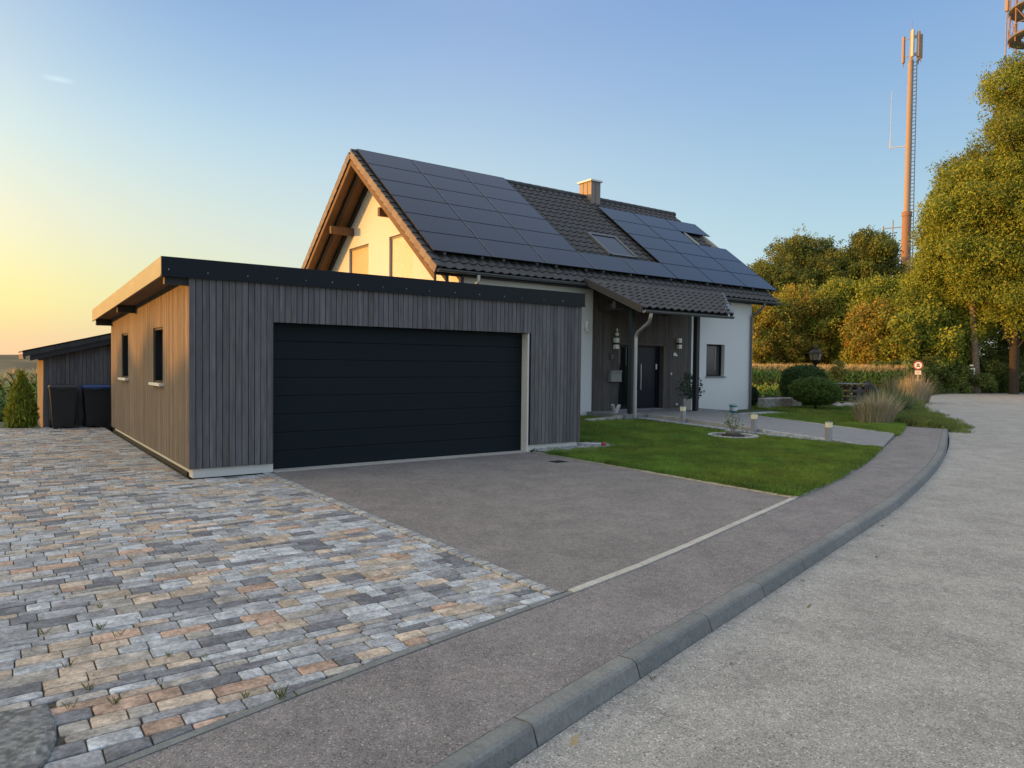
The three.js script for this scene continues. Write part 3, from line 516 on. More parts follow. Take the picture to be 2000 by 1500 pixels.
  // tiles: a hump and a pan, proud lower lip
  const tileGeo = () => {
    const pos = [], idx = [], n = 7, w = 0.3, L = 0.40, f = u => 0.048 * Math.pow(0.5 + 0.5 * Math.cos(2 * Math.PI * (u - 0.72)), 1.6);
    for (const [s, lift] of [[0, 0.0], [L, 0.030]]) for (let k = 0; k <= n; k++) pos.push(k / n * w, f(k / n) + lift, s);
    for (let k = 0; k <= n; k++) pos.push(k / n * w, f(k / n) + 0.002, L - 0.002);
    for (let k = 0; k < n; k++) { idx.push(k, n + 1 + k, k + 1, k + 1, n + 1 + k, n + 2 + k); idx.push(n + 1 + k, 2 * n + 2 + k, n + 2 + k, n + 2 + k, 2 * n + 2 + k, 2 * n + 3 + k); }
    const g = new THREE.BufferGeometry(); g.setAttribute('position', new THREE.Float32BufferAttribute(pos, 3)); g.setIndex(idx); return planar(g.toNonIndexed());
  };
  const TG = tileGeo();
  const mkRoof = (name, y, z, th) => { const o = new THREE.Group(); o.name = name; o.position.set(-H.position.x, y, z - H.position.z); o.rotation.x = th; H.add(o); return o; };
  const roof = mkRoof('roof', RY, RZ, TH), eyeL = camera.position.clone();
  const placed = [];
  const tileAt = (grp, y, z, th, x, s, vis) => { const wy = y - s * Math.sin(th), wz = z + s * Math.cos(th); placed.push({ grp, x, s, d: Math.hypot(x - eyeL.x, wy - eyeL.y, wz - eyeL.z) * (vis ? 1 : 9) }); };
  const cols = [7.1]; for (let k = 1; k <= 8; k++) cols.push(7.1 + 1.922 * k);
  const rows = [0.02]; for (let k = 1; k <= 6; k++) rows.push(0.02 + 1.042 * k);
  const panels = []; for (let q = 0; q < 6; q++) for (let c = 0; c < 8; c++) if (c < 3 || q === 5 || (q >= 1 && (c === 5 || c === 6)) || (c === 7 && q >= 1 && q !== 2)) panels.push([c, q]);
  const covered = (x, s) => panels.some(([c, q]) => x > cols[c] + 0.25 && x < cols[c + 1] - 0.5 && s > rows[q] + 0.2 && s < rows[q + 1] - 0.25);
  for (let i = 0; i < 20; i++) for (let x = X0 + 0.03; x < X1 - 0.2; x += 0.3) { const s = -0.02 + i * 0.343; if (!(x > 16.6 && x < 17.35 && s > 0.0 && s < 0.25)) tileAt(roof, RY, RZ, TH, x, s, !covered(x, s)); }
  // porch roof: lower pitch, its right end cut off on the slant
  const PY = 4.30, PZ = -4.93, PT = Math.atan(0.412), PL = 2.56, porch = mkRoof('porch_roof', PY, PZ, PT), rightEnd = s => 18.55 - 2.68 * s / PL;
  for (let i = 0; i < 7; i++) for (let x = 12.2; x + 0.3 < rightEnd(i * 0.343 + 0.25) + 0.12; x += 0.3) tileAt(porch, PY, PZ, PT, x, 0.02 + i * 0.355, true);
  placed.sort((a, b) => a.d - b.d);
  const rest = { roof: [], porch_roof: [] };
  placed.forEach((p, i) => {
    if (i < 300) { const m = local('roof_tile', TG, M.tile[Math.floor(hash(i, 3, 70) * 4)], p.grp); m.position.set(p.x, 0.0, p.s); m.rotation.x = 0.004 * (hash(i, 5, 71) - 0.5); }
    else rest[p.grp.name].push(TG.clone().translate(p.x, 0, p.s));
  });
  for (const [k, grp] of [['roof', roof], ['porch_roof', porch]]) if (rest[k].length) local('roof_tiles', mergeGeometries(rest[k]), M.tile[0], grp).userData.kind = 'stuff';
  // back slope: verge edge and ridge tiles seen against the sky
  for (let x = X0; x < X1 - 0.2; x += 0.40) { const g = new THREE.CylinderGeometry(0.115, 0.125, 0.43, 10, 1, false, -Math.PI / 2, Math.PI); g.rotateZ(Math.PI / 2); g.rotateX(0); const q = planar(g); const m = part('ridge_tile', q, M.tile[Math.floor(hash(Math.round(x * 10), 1, 72) * 4)], H); m.position.x += x + 0.215; m.position.y += RY + 0.0; m.position.z += RZ; m.rotation.x = 0; }
  const vergeMats = [M.verge, std(0.36, 0.29, 0.25, 0.75, { map: T.grain }), std(0.43, 0.36, 0.31, 0.75, { map: T.grain })];
  for (let i = 0; i < 20; i++) { const s = 0.06 + i * 0.343, tilt = g => { g.translate(0, 0, -s); g.rotateX(-0.075); g.translate(0, 0, s); return g; }; const v = local('verge_tile', tilt(bx(X0 - 0.02, X0 + 0.012, -0.15, 0.05, s + 0.004, s + 0.352)), vergeMats[i % 3], roof); local('verge_cap', tilt(bx(X0 - 0.02, X0 + 0.15, 0.052, 0.075, s + 0.004, s + 0.36)), M.tile[i % 4], roof); }
  const backV = new THREE.Group(); backV.name = 'back_verge'; backV.position.set(-H.position.x, RY, RZ - H.position.z); backV.rotation.x = -TH; H.add(backV);
  for (let i = 0; i < 20; i++) { const s = 0.06 + i * 0.343, tilt = g => { g.translate(0, 0, s); g.rotateX(0.075); g.translate(0, 0, -s); return g; }; local('verge_tile', tilt(bx(X0 - 0.02, X0 + 0.012, -0.15, 0.05, -s - 0.352, -s - 0.004)), vergeMats[(i + 1) % 3], backV); local('verge_cap', tilt(bx(X0 - 0.02, X0 + 0.15, 0.052, 0.075, -s - 0.36, -s - 0.004)), M.tile[i % 4], backV); }
  // solar panels on rails
  const d = 0.135;
  for (const [c, q] of panels) {
    const x0 = cols[c] + 0.012, x1 = cols[c + 1] - 0.012, s0 = rows[q] + 0.010, s1 = rows[q + 1] - 0.010;
    const p = local('solar_panel', [bx(x0, x1, d, d + 0.034, s0, s0 + 0.012), bx(x0, x1, d, d + 0.034, s1 - 0.012, s1), bx(x0, x0 + 0.012, d, d + 0.034, s0 + 0.012, s1 - 0.012), bx(x1 - 0.012, x1, d, d + 0.034, s0 + 0.012, s1 - 0.012)], M.pvFrame, roof);
    local('panel_glass', bx(x0 + 0.012, x1 - 0.012, d + 0.004, d + 0.031, s0 + 0.012, s1 - 0.012), M.pvGlass, p);
    if (c < 5 && c > 0) local('edge_trim', bx(x0 + 0.002, x0 + 0.010, d + 0.034, d + 0.037, s0, s1), M.zinc, p);
  }
  for (let c = 0; c < 8; c++) for (const k of [0.35, 1.55]) { const s0 = c < 3 ? 0.1 : c === 5 || c === 6 || c === 7 ? 1.15 : 5.25; local('mounting_rail', bx(cols[c] + k, cols[c] + k + 0.04, 0.06, d, s0, 6.33), M.zincDark, roof); }
  local('mounting_rail', bx(7.12, 7.135, d, d + 0.02, 0.03, 6.27), M.verge, roof);
  // roof window, then two rails in the panel gap
  const sky1 = local('gap_rails', [bx(14.5, 14.59, 0.02, 0.13, 3.50, 4.95), bx(15.76, 15.85, 0.02, 0.13, 3.50, 4.95), bx(14.59, 15.76, 0.02, 0.13, 3.50, 3.60), bx(14.59, 15.76, 0.02, 0.11, 4.86, 4.95)], M.zincDark, roof);
  local('pane', bx(14.59, 15.76, 0.085, 0.10, 3.60, 4.86), M.glassDark, sky1);
  const sky2 = local('gap_rails', [bx(20.80, 20.88, 0.03, 0.15, 1.2, 3.1), bx(22.0, 22.06, 0.03, 0.15, 1.2, 3.2)], M.zinc, roof);  // two mounting rails between the panels, no window here
  // porch carpentry
  const pr = (x0, x1, y0, y1, s0, s1) => bx(x0, x1, y0, y1, s0, s1);
  local('deck', geo([12.16, -0.03, 0, 18.5, -0.03, 0, 15.9, -0.03, PL - 0.02, 12.16, -0.03, PL - 0.02, 12.16, -0.14, 0, 18.5, -0.14, 0, 15.9, -0.14, PL - 0.02, 12.16, -0.14, PL - 0.02], [0, 3, 1, 1, 3, 2, 4, 5, 7, 5, 6, 7, 0, 4, 3, 3, 4, 7, 3, 7, 2, 2, 7, 6, 1, 2, 5, 5, 2, 6]), M.beamDark, porch);
  local('rake_trim', [pr(12.10, 12.155, -0.13, 0.065, -0.02, PL + 0.02)], phys(0.05, 0.052, 0.055, 0.6, { specularIntensity: 0.5 }), porch);
  local('flashing', geo([18.56, 0.01, 0.0, 18.66, 0.06, 0.0, 15.88, 0.01, PL, 16.12, 0.07, PL, 18.66, -0.12, 0, 16.12, -0.14, PL], [0, 2, 1, 1, 2, 3, 1, 3, 4, 4, 3, 5]), M.zincDark, porch);
  part('porch_gutter', halfRound(12.12, 16.02, 3.265, -2.505, 0.07), M.zincDark, H);
  for (const [x, z] of [[13.05, -3.85], [15.98, -3.85]]) part('porch_post', [rbx(x - 0.075, x + 0.075, 0.33, 3.62, z - 0.075, z + 0.075, 0.006), bx(x - 0.05, x + 0.05, 0.30, 0.335, z - 0.05, z + 0.05)], M.dark, H);
  part('porch_beam', [bx(12.3, 17.0, 3.40, 3.60, -3.92, -3.78), bx(12.98, 13.12, 3.42, 3.60, -5.24, -3.92), bx(15.91, 16.05, 3.42, 3.60, -5.24, -3.92)], M.beamDark, H);
  part('downpipe', tube([[12.42, 3.2, -2.505], [12.42, 3.06, -2.53], [12.55, 2.94, -2.72], [12.87, 2.72, -3.42], [12.92, 2.6, -3.54], [12.92, 2.35, -3.55], [12.92, 0.30, -3.55]], 0.05, 12, 60), M.zinc, H);
  part('pipe_collar', [rod([12.92, 0.95, -3.55], [12.92, 0.99, -3.55], 0.06, 0.06, 12), rod([12.92, 0.2, -3.55], [12.92, 0.95, -3.55], 0.056, 0.056, 12)], M.zinc, H);
  // timber cladding of the entrance
  for (let x = 12.77; x < 17.40; x += 0.0945) { const lo = x + 0.09 > 13.9 && x < 16.05 ? 2.452 : 0.30, z = ZF + 0.003 + 0.003 * r(); part('board', shiftUV(bx(x, Math.min(x + 0.087, 17.42), lo, 4.18, z, z + 0.021), r), pick(M.woodBrown, r), H); }
  // front door with side light, set back in its opening
  part('reveal', [bx(16.02, 16.066, 0.302, 2.448, ZF - 0.335, ZF + 0.0), bx(13.904, 16.02, 2.40, 2.448, ZF - 0.335, ZF)], M.woodBrown[2], H);
  const fd = part('front_door', rbx(14.66, 15.86, 0.32, 2.36, ZF - 0.27, ZF - 0.20, 0.006), M.frontDoor, H); fd.userData.label = 'dark blue front door with long steel bar handle';
  part('door_frame', [bx(14.56, 14.656, 0.30, 2.40, ZF - 0.30, ZF - 0.18), bx(15.864, 16.018, 0.30, 2.40, ZF - 0.30, ZF - 0.18), bx(13.906, 13.97, 0.30, 2.40, ZF - 0.30, ZF - 0.18), bx(13.97, 14.56, 2.33, 2.40, ZF - 0.30, ZF - 0.18), bx(13.97, 14.56, 0.30, 0.37, ZF - 0.30, ZF - 0.18), bx(14.656, 15.864, 2.362, 2.40, ZF - 0.30, ZF - 0.18)], M.frontDoor, H);
  part('side_light', bx(13.972, 14.558, 0.372, 2.328, ZF - 0.26, ZF - 0.235), M.glassDark, H);
  part('door_handle', [rod([15.08, 0.93, ZF - 0.13], [15.08, 1.80, ZF - 0.13], 0.016, 0.016, 10), rod([15.08, 1.05, ZF - 0.2], [15.08, 1.05, ZF - 0.13], 0.01), rod([15.08, 1.68, ZF - 0.2], [15.08, 1.68, ZF - 0.13], 0.01)], M.steel, fd);
  part('lock', rod([14.80, 1.28, ZF - 0.2], [14.80, 1.28, ZF - 0.19], 0.028, 0.028, 12), M.steel, fd);
  part('threshold', bx(13.9, 16.02, 0.300, 0.322, ZF - 0.34, ZF - 0.1), M.zincDark, H);
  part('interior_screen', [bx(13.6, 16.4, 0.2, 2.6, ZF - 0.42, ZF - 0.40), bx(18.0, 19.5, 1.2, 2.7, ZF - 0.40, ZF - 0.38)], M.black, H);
  const fw = part('window', [bx(18.243, 18.30, 1.382, 2.527, ZF - 0.22, ZF - 0.14), bx(19.20, 19.257, 1.382, 2.527, ZF - 0.22, ZF - 0.14), bx(18.30, 19.20, 2.47, 2.527, ZF - 0.22, ZF - 0.14), bx(18.30, 19.20, 1.382, 1.44, ZF - 0.22, ZF - 0.14)], M.darkTrim, H);
  part('pane', bx(18.30, 19.20, 1.44, 2.47, ZF - 0.19, ZF - 0.183), phys(0.05, 0.055, 0.056, 0.12), fw); part('blind', bx(18.27, 19.23, 1.40, 2.52, ZF - 0.25, ZF - 0.235), M.blind, fw);
  part('mullion_bar', bx(18.93, 18.945, 1.6, 2.45, ZF - 0.18, ZF - 0.17), M.zinc, fw);
  part('sill', rbx(18.19, 19.32, 1.345, 1.379, ZF - 0.13, ZF + 0.05, 0.006), M.zincDark, fw);
}
// things fixed to the house front
{
  const onWall = ZF + 0.0265;
  const lamp = (x, y, label) => { const L = thing('wall_lamp', label, 'wall lamp', [x, y, onWall + 0.001], 'wall lamps at the entrance'); local('back_plate', rbx(-0.05, 0.05, 0.03, 0.38, 0, 0.02, 0.004), M.black, L); local('shade', rbx(-0.075, 0.075, 0.22, 0.37, 0.02, 0.14, 0.008), M.white, L); local('shade', rbx(-0.075, 0.075, 0.02, 0.155, 0.02, 0.14, 0.008), M.white, L); local('spacer', bx(-0.06, 0.06, 0.155, 0.22, 0.02, 0.12), M.black, L); };
  lamp(13.70, 2.24, 'two-block white wall lamp left of the front door above the number plate'); lamp(16.67, 2.31, 'two-block white wall lamp right of the front door');
  const o = thing('hanging_ornament', 'small pale ball ornament hanging above the left wall lamp', 'ornament', [13.71, 2.66, onWall + 0.1]);
  local('ball', lathe([[0.001, 0], [0.05, 0.02], [0.066, 0.065], [0.05, 0.11], [0.001, 0.13]], 0, 0, 0, 16), M.white, o); local('drop', lathe([[0.001, 0.15], [0.03, 0.165], [0.034, 0.19], [0.012, 0.24], [0.001, 0.26]], 0, 0, 0, 12), M.white, o); local('wire', rod([0, 0.12, 0], [0, 1.02, 0], 0.003), M.black, o);
  const m = thing('mailbox', 'grey-green metal mailbox on the timber cladding left of the door', 'mailbox', [13.68, 1.22, onWall + 0.001]);
  const mm = std(0.27, 0.28, 0.24, 0.55); local('box', rbx(-0.23, 0.23, 0, 0.31, 0, 0.13, 0.008), mm, m); local('flap', rbx(-0.235, 0.235, 0.312, 0.36, -0.001, 0.145, 0.006), std(0.22, 0.23, 0.20, 0.5), m); local('slot', bx(-0.18, 0.18, 0.262, 0.272, 0.13, 0.132), M.black, m);
  const cv = document.createElement('canvas'); cv.width = 128; cv.height = 112; const cx = cv.getContext('2d'); cx.fillStyle = '#0b0b0c'; cx.fillRect(0, 0, 128, 112); cx.fillStyle = '#8d8d88'; cx.font = 'bold 62px sans-serif'; cx.textAlign = 'center'; cx.fillText('29', 66, 62); cx.fillRect(30, 78, 70, 6); cx.fillRect(30, 92, 58, 6);
  const ct = new THREE.CanvasTexture(cv); ct.colorSpace = THREE.SRGBColorSpace;
  const np = thing('house_number', 'small black plate with the number 29 left of the door', 'number plate', [13.60, 1.90, onWall + 0.001]);
  local('plate', rbx(-0.12, 0.12, 0, 0.215, 0, 0.012, 0.003), M.black, np); const fg = new THREE.PlaneGeometry(0.226, 0.20); fg.translate(0, 0.1075, 0.0135); local('lettering', fg, std(1, 1, 1, 0.5, { map: ct }), np);
  const ic = single('intercom', [rbx(15.82, 15.88, 1.62, 1.80, ZF - 0.178, ZF - 0.155, 0.006)], M.white, 'narrow white intercom on the right side of the front door frame', 'intercom');
  single('light_switch', [rod([16.36, 1.47, onWall], [16.36, 1.47, onWall + 0.03], 0.035, 0.035, 14)], M.white, 'small round white switch on the cladding right of the door', 'switch');
  single('wall_socket', [rbx(16.62, 16.70, 0.40, 0.46, onWall, onWall + 0.04, 0.008)], M.white, 'small white outdoor socket low on the cladding right of the door', 'socket');
  single('wall_figure', [rbx(16.46, 16.60, 2.08, 2.19, onWall, onWall + 0.03, 0.02), rbx(16.56, 16.66, 2.07, 2.13, onWall + 0.001, onWall + 0.032, 0.02)], M.white, 'small pale wall figure below the right wall lamp', 'ornament');
  single('motion_light', [rbx(13.42, 13.60, 3.56, 3.68, onWall, onWall + 0.12, 0.015), rbx(13.45, 13.57, 3.50, 3.56, onWall + 0.02, onWall + 0.08, 0.01)], std(0.35, 0.35, 0.34, 0.5), 'small grey motion light on the cladding under the porch roof', 'light');
  const cy = thing('cylinder_lamp', 'white cylinder wall lamp on the render beside the garage end', 'wall lamp', [12.45, 2.78, ZF + 0.002]);
  local('tube', [rod([0, 0.09, 0.09], [0, 0.30, 0.09], 0.05, 0.05, 16)], M.white, cy); local('bracket', rbx(-0.03, 0.03, 0.05, 0.16, 0, 0.05, 0.005), M.steel, cy); local('ring', [rod([0, 0.0, 0.09], [0, 0.03, 0.09], 0.055, 0.055, 16), rod([0, 0.05, 0.09], [0, 0.07, 0.09], 0.05, 0.05, 16)], M.steel, cy);
}

// ---------------------------------------------------------------- small things in the front garden
{
  const r = rng(40);
  [[13.28, -2.05, 0.15, 'grey bollard light nearest the porch on the path edge'], [13.30, 0.25, 0.085, 'grey bollard light midway along the path, beside the stone ring'], [13.30, 2.25, 0.025, 'grey bollard light closest to the pavement on the path edge']].forEach(([x, z, y, label]) => {
    const b = thing('bollard_light', label, 'bollard light', [x, y - 0.02, z], 'bollard lights along the path');
    const body = std(0.36, 0.36, 0.38, 0.5, { metalness: 0.3 });
    local('post', rbx(-0.06, 0.06, 0, 0.36, -0.06, 0.06, 0.004), body, b); local('lamp_window', [bx(-0.0615, -0.055, 0.365, 0.475, -0.052, 0.052), bx(-0.052, 0.052, 0.365, 0.475, 0.055, 0.0615), bx(-0.05, 0.05, 0.362, 0.475, -0.05, 0.05)], std(0.95, 0.86, 0.58, 0.4), b); local('corner_frame', [bx(0.0555, 0.061, 0.36, 0.478, -0.06, 0.06), bx(-0.06, 0.0555, 0.36, 0.478, -0.061, -0.0555)], body, b); local('cap', rbx(-0.061, 0.061, 0.478, 0.49, -0.061, 0.061, 0.003), body, b);
  });
  // ring of stones round a small potted bush
  const R = thing('stone_ring', 'circle of grey edging stones filled with chippings on the front lawn', 'stone ring', [12.25, lawnY(12.25, 0.4) - 0.02, 0.4]);
  for (let k = 0; k < 14; k++) { const a = k / 14 * 2 * Math.PI, g = rbx(-0.118, 0.118, 0, 0.085 + 0.01 * r(), -0.05, 0.05, 0.015, 2); g.rotateY(-a + Math.PI / 2); g.translate(0.54 * Math.cos(a), 0, 0.54 * Math.sin(a)); local('stone', g, pick(M.granite, r), R); }
  local('chippings', lathe([[0.001, 0.06], [0.3, 0.055], [0.495, 0.045], [0.495, 0]], 0, 0, 0, 24), std(0.30, 0.29, 0.28, 0.95, { map: T.soil }), R);
  const P = thing('potted_bush', 'sparse little rose bush in a low pale pot inside the stone ring', 'potted plant', [12.25, R.position.y + 0.06, 0.4]);
  local('pot', lathe([[0.001, 0], [0.15, 0], [0.19, 0.12], [0.20, 0.13], [0.17, 0.13], [0.001, 0.11]], 0, 0, 0, 20), M.concrete, P); local('saucer', lathe([[0.001, 0.0], [0.26, 0.0], [0.28, 0.03], [0.2, 0.025], [0.001, 0.02]], 0, -0.003, 0, 20), M.soil, P);
  leafy(P, r, 46, () => { const a = r() * 6.3, q = 0.2 * Math.sqrt(r()); return [q * Math.cos(a), 0.18 + 0.34 * r(), q * Math.sin(a)]; }, 0.055, [[0.13, 0.19, 0.045], [0.20, 0.22, 0.06], [0.10, 0.15, 0.04]]);
  for (let k = 0; k < 6; k++) { const a = k * 1.1; local('stem', rod([0.03 * Math.cos(a), 0.11, 0.03 * Math.sin(a)], [0.16 * Math.cos(a), 0.34 + 0.14 * r(), 0.16 * Math.sin(a)], 0.006, 0.003, 5), M.bark, P); }
  // porch: planter, bucket, figure, stones
  const Q = thing('porch_planter', 'tall leafy plant in a white square planter by the right porch post', 'potted plant', [16.35, 0.30, -4.35]);
  local('pot', rbx(-0.17, 0.17, 0, 0.36, -0.17, 0.17, 0.015), M.white, Q);
  leafy(Q, r, 150, () => { const a = r() * 6.3, h = r(), q = (0.10 + 0.30 * Math.sin(Math.PI * (0.15 + 0.8 * h))) * Math.sqrt(r()); return [q * Math.cos(a) * 1.2, 0.40 + 0.75 * h, q * Math.sin(a)]; }, 0.085, [[0.03, 0.06, 0.025], [0.04, 0.08, 0.03]]);
  for (let k = 0; k < 5; k++) local('stem', rod([0, 0.34, 0], [0.25 * (r() - 0.5), 0.9, 0.25 * (r() - 0.5)], 0.009, 0.004, 5), M.barkDark, Q);
  const B = thing('bucket', 'small teal bucket standing on the paving by the white wall', 'bucket', [18.42, 0.13, -4.2]);
  local('body', lathe([[0.001, 0], [0.105, 0], [0.14, 0.27], [0.15, 0.275], [0.15, 0.30], [0.135, 0.30], [0.10, 0.02], [0.001, 0.02]], 0, 0, 0, 20), M.teal, B); local('rim', lathe([[0.151, 0.272], [0.157, 0.285], [0.151, 0.303]], 0, 0, 0, 20), M.white, B); local('band', lathe([[0.121, 0.09], [0.1365, 0.21]], 0, 0.0, 0, 20), M.white, B);
  const V = thing('garden_figure', 'small pale V-shaped figure at the foot of the left porch post', 'ornament', [12.72, 0.30, -4.15]);
  local('wing', (() => { const g = rbx(-0.035, 0.035, 0, 0.30, -0.06, 0.06, 0.03, 3); g.rotateZ(0.42); g.translate(-0.01, 0.01, 0); return g; })(), std(0.45, 0.45, 0.43, 0.8), V); local('wing', (() => { const g = rbx(-0.03, 0.03, 0, 0.30, -0.06, 0.06, 0.028, 3); g.rotateZ(-0.55); g.translate(0.01, 0.01, 0); return g; })(), std(0.55, 0.55, 0.53, 0.8), V); local('foot', rbx(-0.08, 0.08, -0.0, 0.04, -0.07, 0.07, 0.015), std(0.4, 0.4, 0.4, 0.8), V);
  const W = thing('stone_edge', 'short row of pale stone blocks retaining the porch beside the lawn', 'stone edging', [12.3, 0.05, -3.75]);
  for (let k = 0; k < 6; k++) { const x = -1.1 + k * 0.36; const g = rbx(x, x + 0.345, 0, 0.15 + 0.10 * k / 5 + 0.02 * r(), -0.10 + 0.03 * r(), 0.10, 0.02, 2); local('block', g, pick(M.lightStone, r), W); }
  const D = thing('garden_sprinkler', 'thin metal rod with dark red knob lying on chippings beside the garage', 'garden tool', [7.95, 0.03, 0.0]);
  local('rod', rod([-0.35, 0.06, -0.25], [0.12, 0.05, 0.22], 0.012), M.steel, D); local('knob', lathe([[0.001, 0], [0.05, 0.01], [0.06, 0.05], [0.03, 0.09], [0.001, 0.1]], 0.15, 0.0, 0.25, 14), M.red, D); local('stake', rod([-0.35, -0.02, -0.25], [-0.35, 0.22, -0.25], 0.010), M.steel, D);
  const gm = new THREE.InstancedMesh(new THREE.IcosahedronGeometry(0.024, 0), std(0.30, 0.30, 0.31, 0.9), 1500), o = new THREE.Object3D(), c = new THREE.Color();
  for (let i = 0; i < 1500; i++) { const x = 6.42 + 1.95 * r(), z = -0.35 + 0.75 * r() * (x < 7.7 ? 1 : 0.9) + (x < 7.66 ? 0.25 : 0); o.position.set(x, lawnY(x, z) + 0.006, z); o.rotation.set(r() * 6, r() * 6, r() * 6); o.scale.setScalar(0.6 + 0.9 * r()); o.updateMatrix(); gm.setMatrixAt(i, o.matrix); const k = 0.6 + 0.9 * r(); gm.setColorAt(i, c.setRGB(k, k, k)); }
  gm.name = 'gravel'; tag(gm, 'grey chippings along the right end of the garage front', 'gravel'); gm.userData.kind = 'stuff'; shadows(gm); scene.add(gm);
  const dr = thing('drain_grate', 'small dark drain grate in the asphalt drive near the lawn edge', 'drain', [5.9, 0.003, 1.4]); for (let k = 0; k < 6; k++) local('bar', bx(-0.12, 0.12, 0, 0.006, -0.11 + k * 0.04, -0.085 + k * 0.04), M.black, dr); local('frame', bx(-0.14, 0.14, -0.02, 0.002, -0.13, 0.13), M.black, dr);
}
function leafGeo(sz, n, spread, r, aspect = 0.5) {           // a clump of n bent leaves
  const pos = [], idx = [];
  for (let k = 0; k < n; k++) {
    const c = new THREE.Vector3(r() - 0.5, r() - 0.5, r() - 0.5).multiplyScalar(2 * spread), q = new THREE.Quaternion().setFromEuler(new THREE.Euler(r() * 6.3, r() * 6.3, r() * 6.3)), s = sz * (0.7 + 0.6 * r()), b = pos.length / 3;
    for (const [x, y, z] of [[0, 0, 0], [0.5, aspect * 0.5, 0.08], [1, 0, -0.06], [0.5, -aspect * 0.5, 0.08]]) { const v = new THREE.Vector3(x * s, y * s, z * s).applyQuaternion(q).add(c); pos.push(v.x, v.y, v.z); }
    idx.push(b, b + 3, b + 1, b + 1, b + 3, b + 2);
  }
  const g = new THREE.BufferGeometry(); g.setAttribute('position', new THREE.Float32BufferAttribute(pos, 3)); g.setIndex(idx); const f = g.toNonIndexed(); f.computeVertexNormals(); return planar(f);
}
function leafMat(r, g, b) { return phys(r, g, b, 0.75, { transmission: 0.25, thickness: 0, ior: 1.3, side: THREE.DoubleSide }); }
function leafy(parent, r, n, at, size, cols, name = 'foliage') {
  const gs = []; for (let k = 0; k < n; k++) { const g = leafGeo(size, 3, size * 0.7, r, 0.55), p = at(); g.translate(...p); const c = pick(cols, r), j = 0.8 + 0.4 * r(), a = []; for (let i = 0; i < g.attributes.position.count; i++) a.push(c[0] * j, c[1] * j, c[2] * j); g.setAttribute('color', new THREE.Float32BufferAttribute(a, 3)); gs.push(g); }
  const m = local(name, mergeGeometries(gs), std(1, 1, 1, 0.8, { vertexColors: true, side: THREE.DoubleSide }), parent); return m;
}
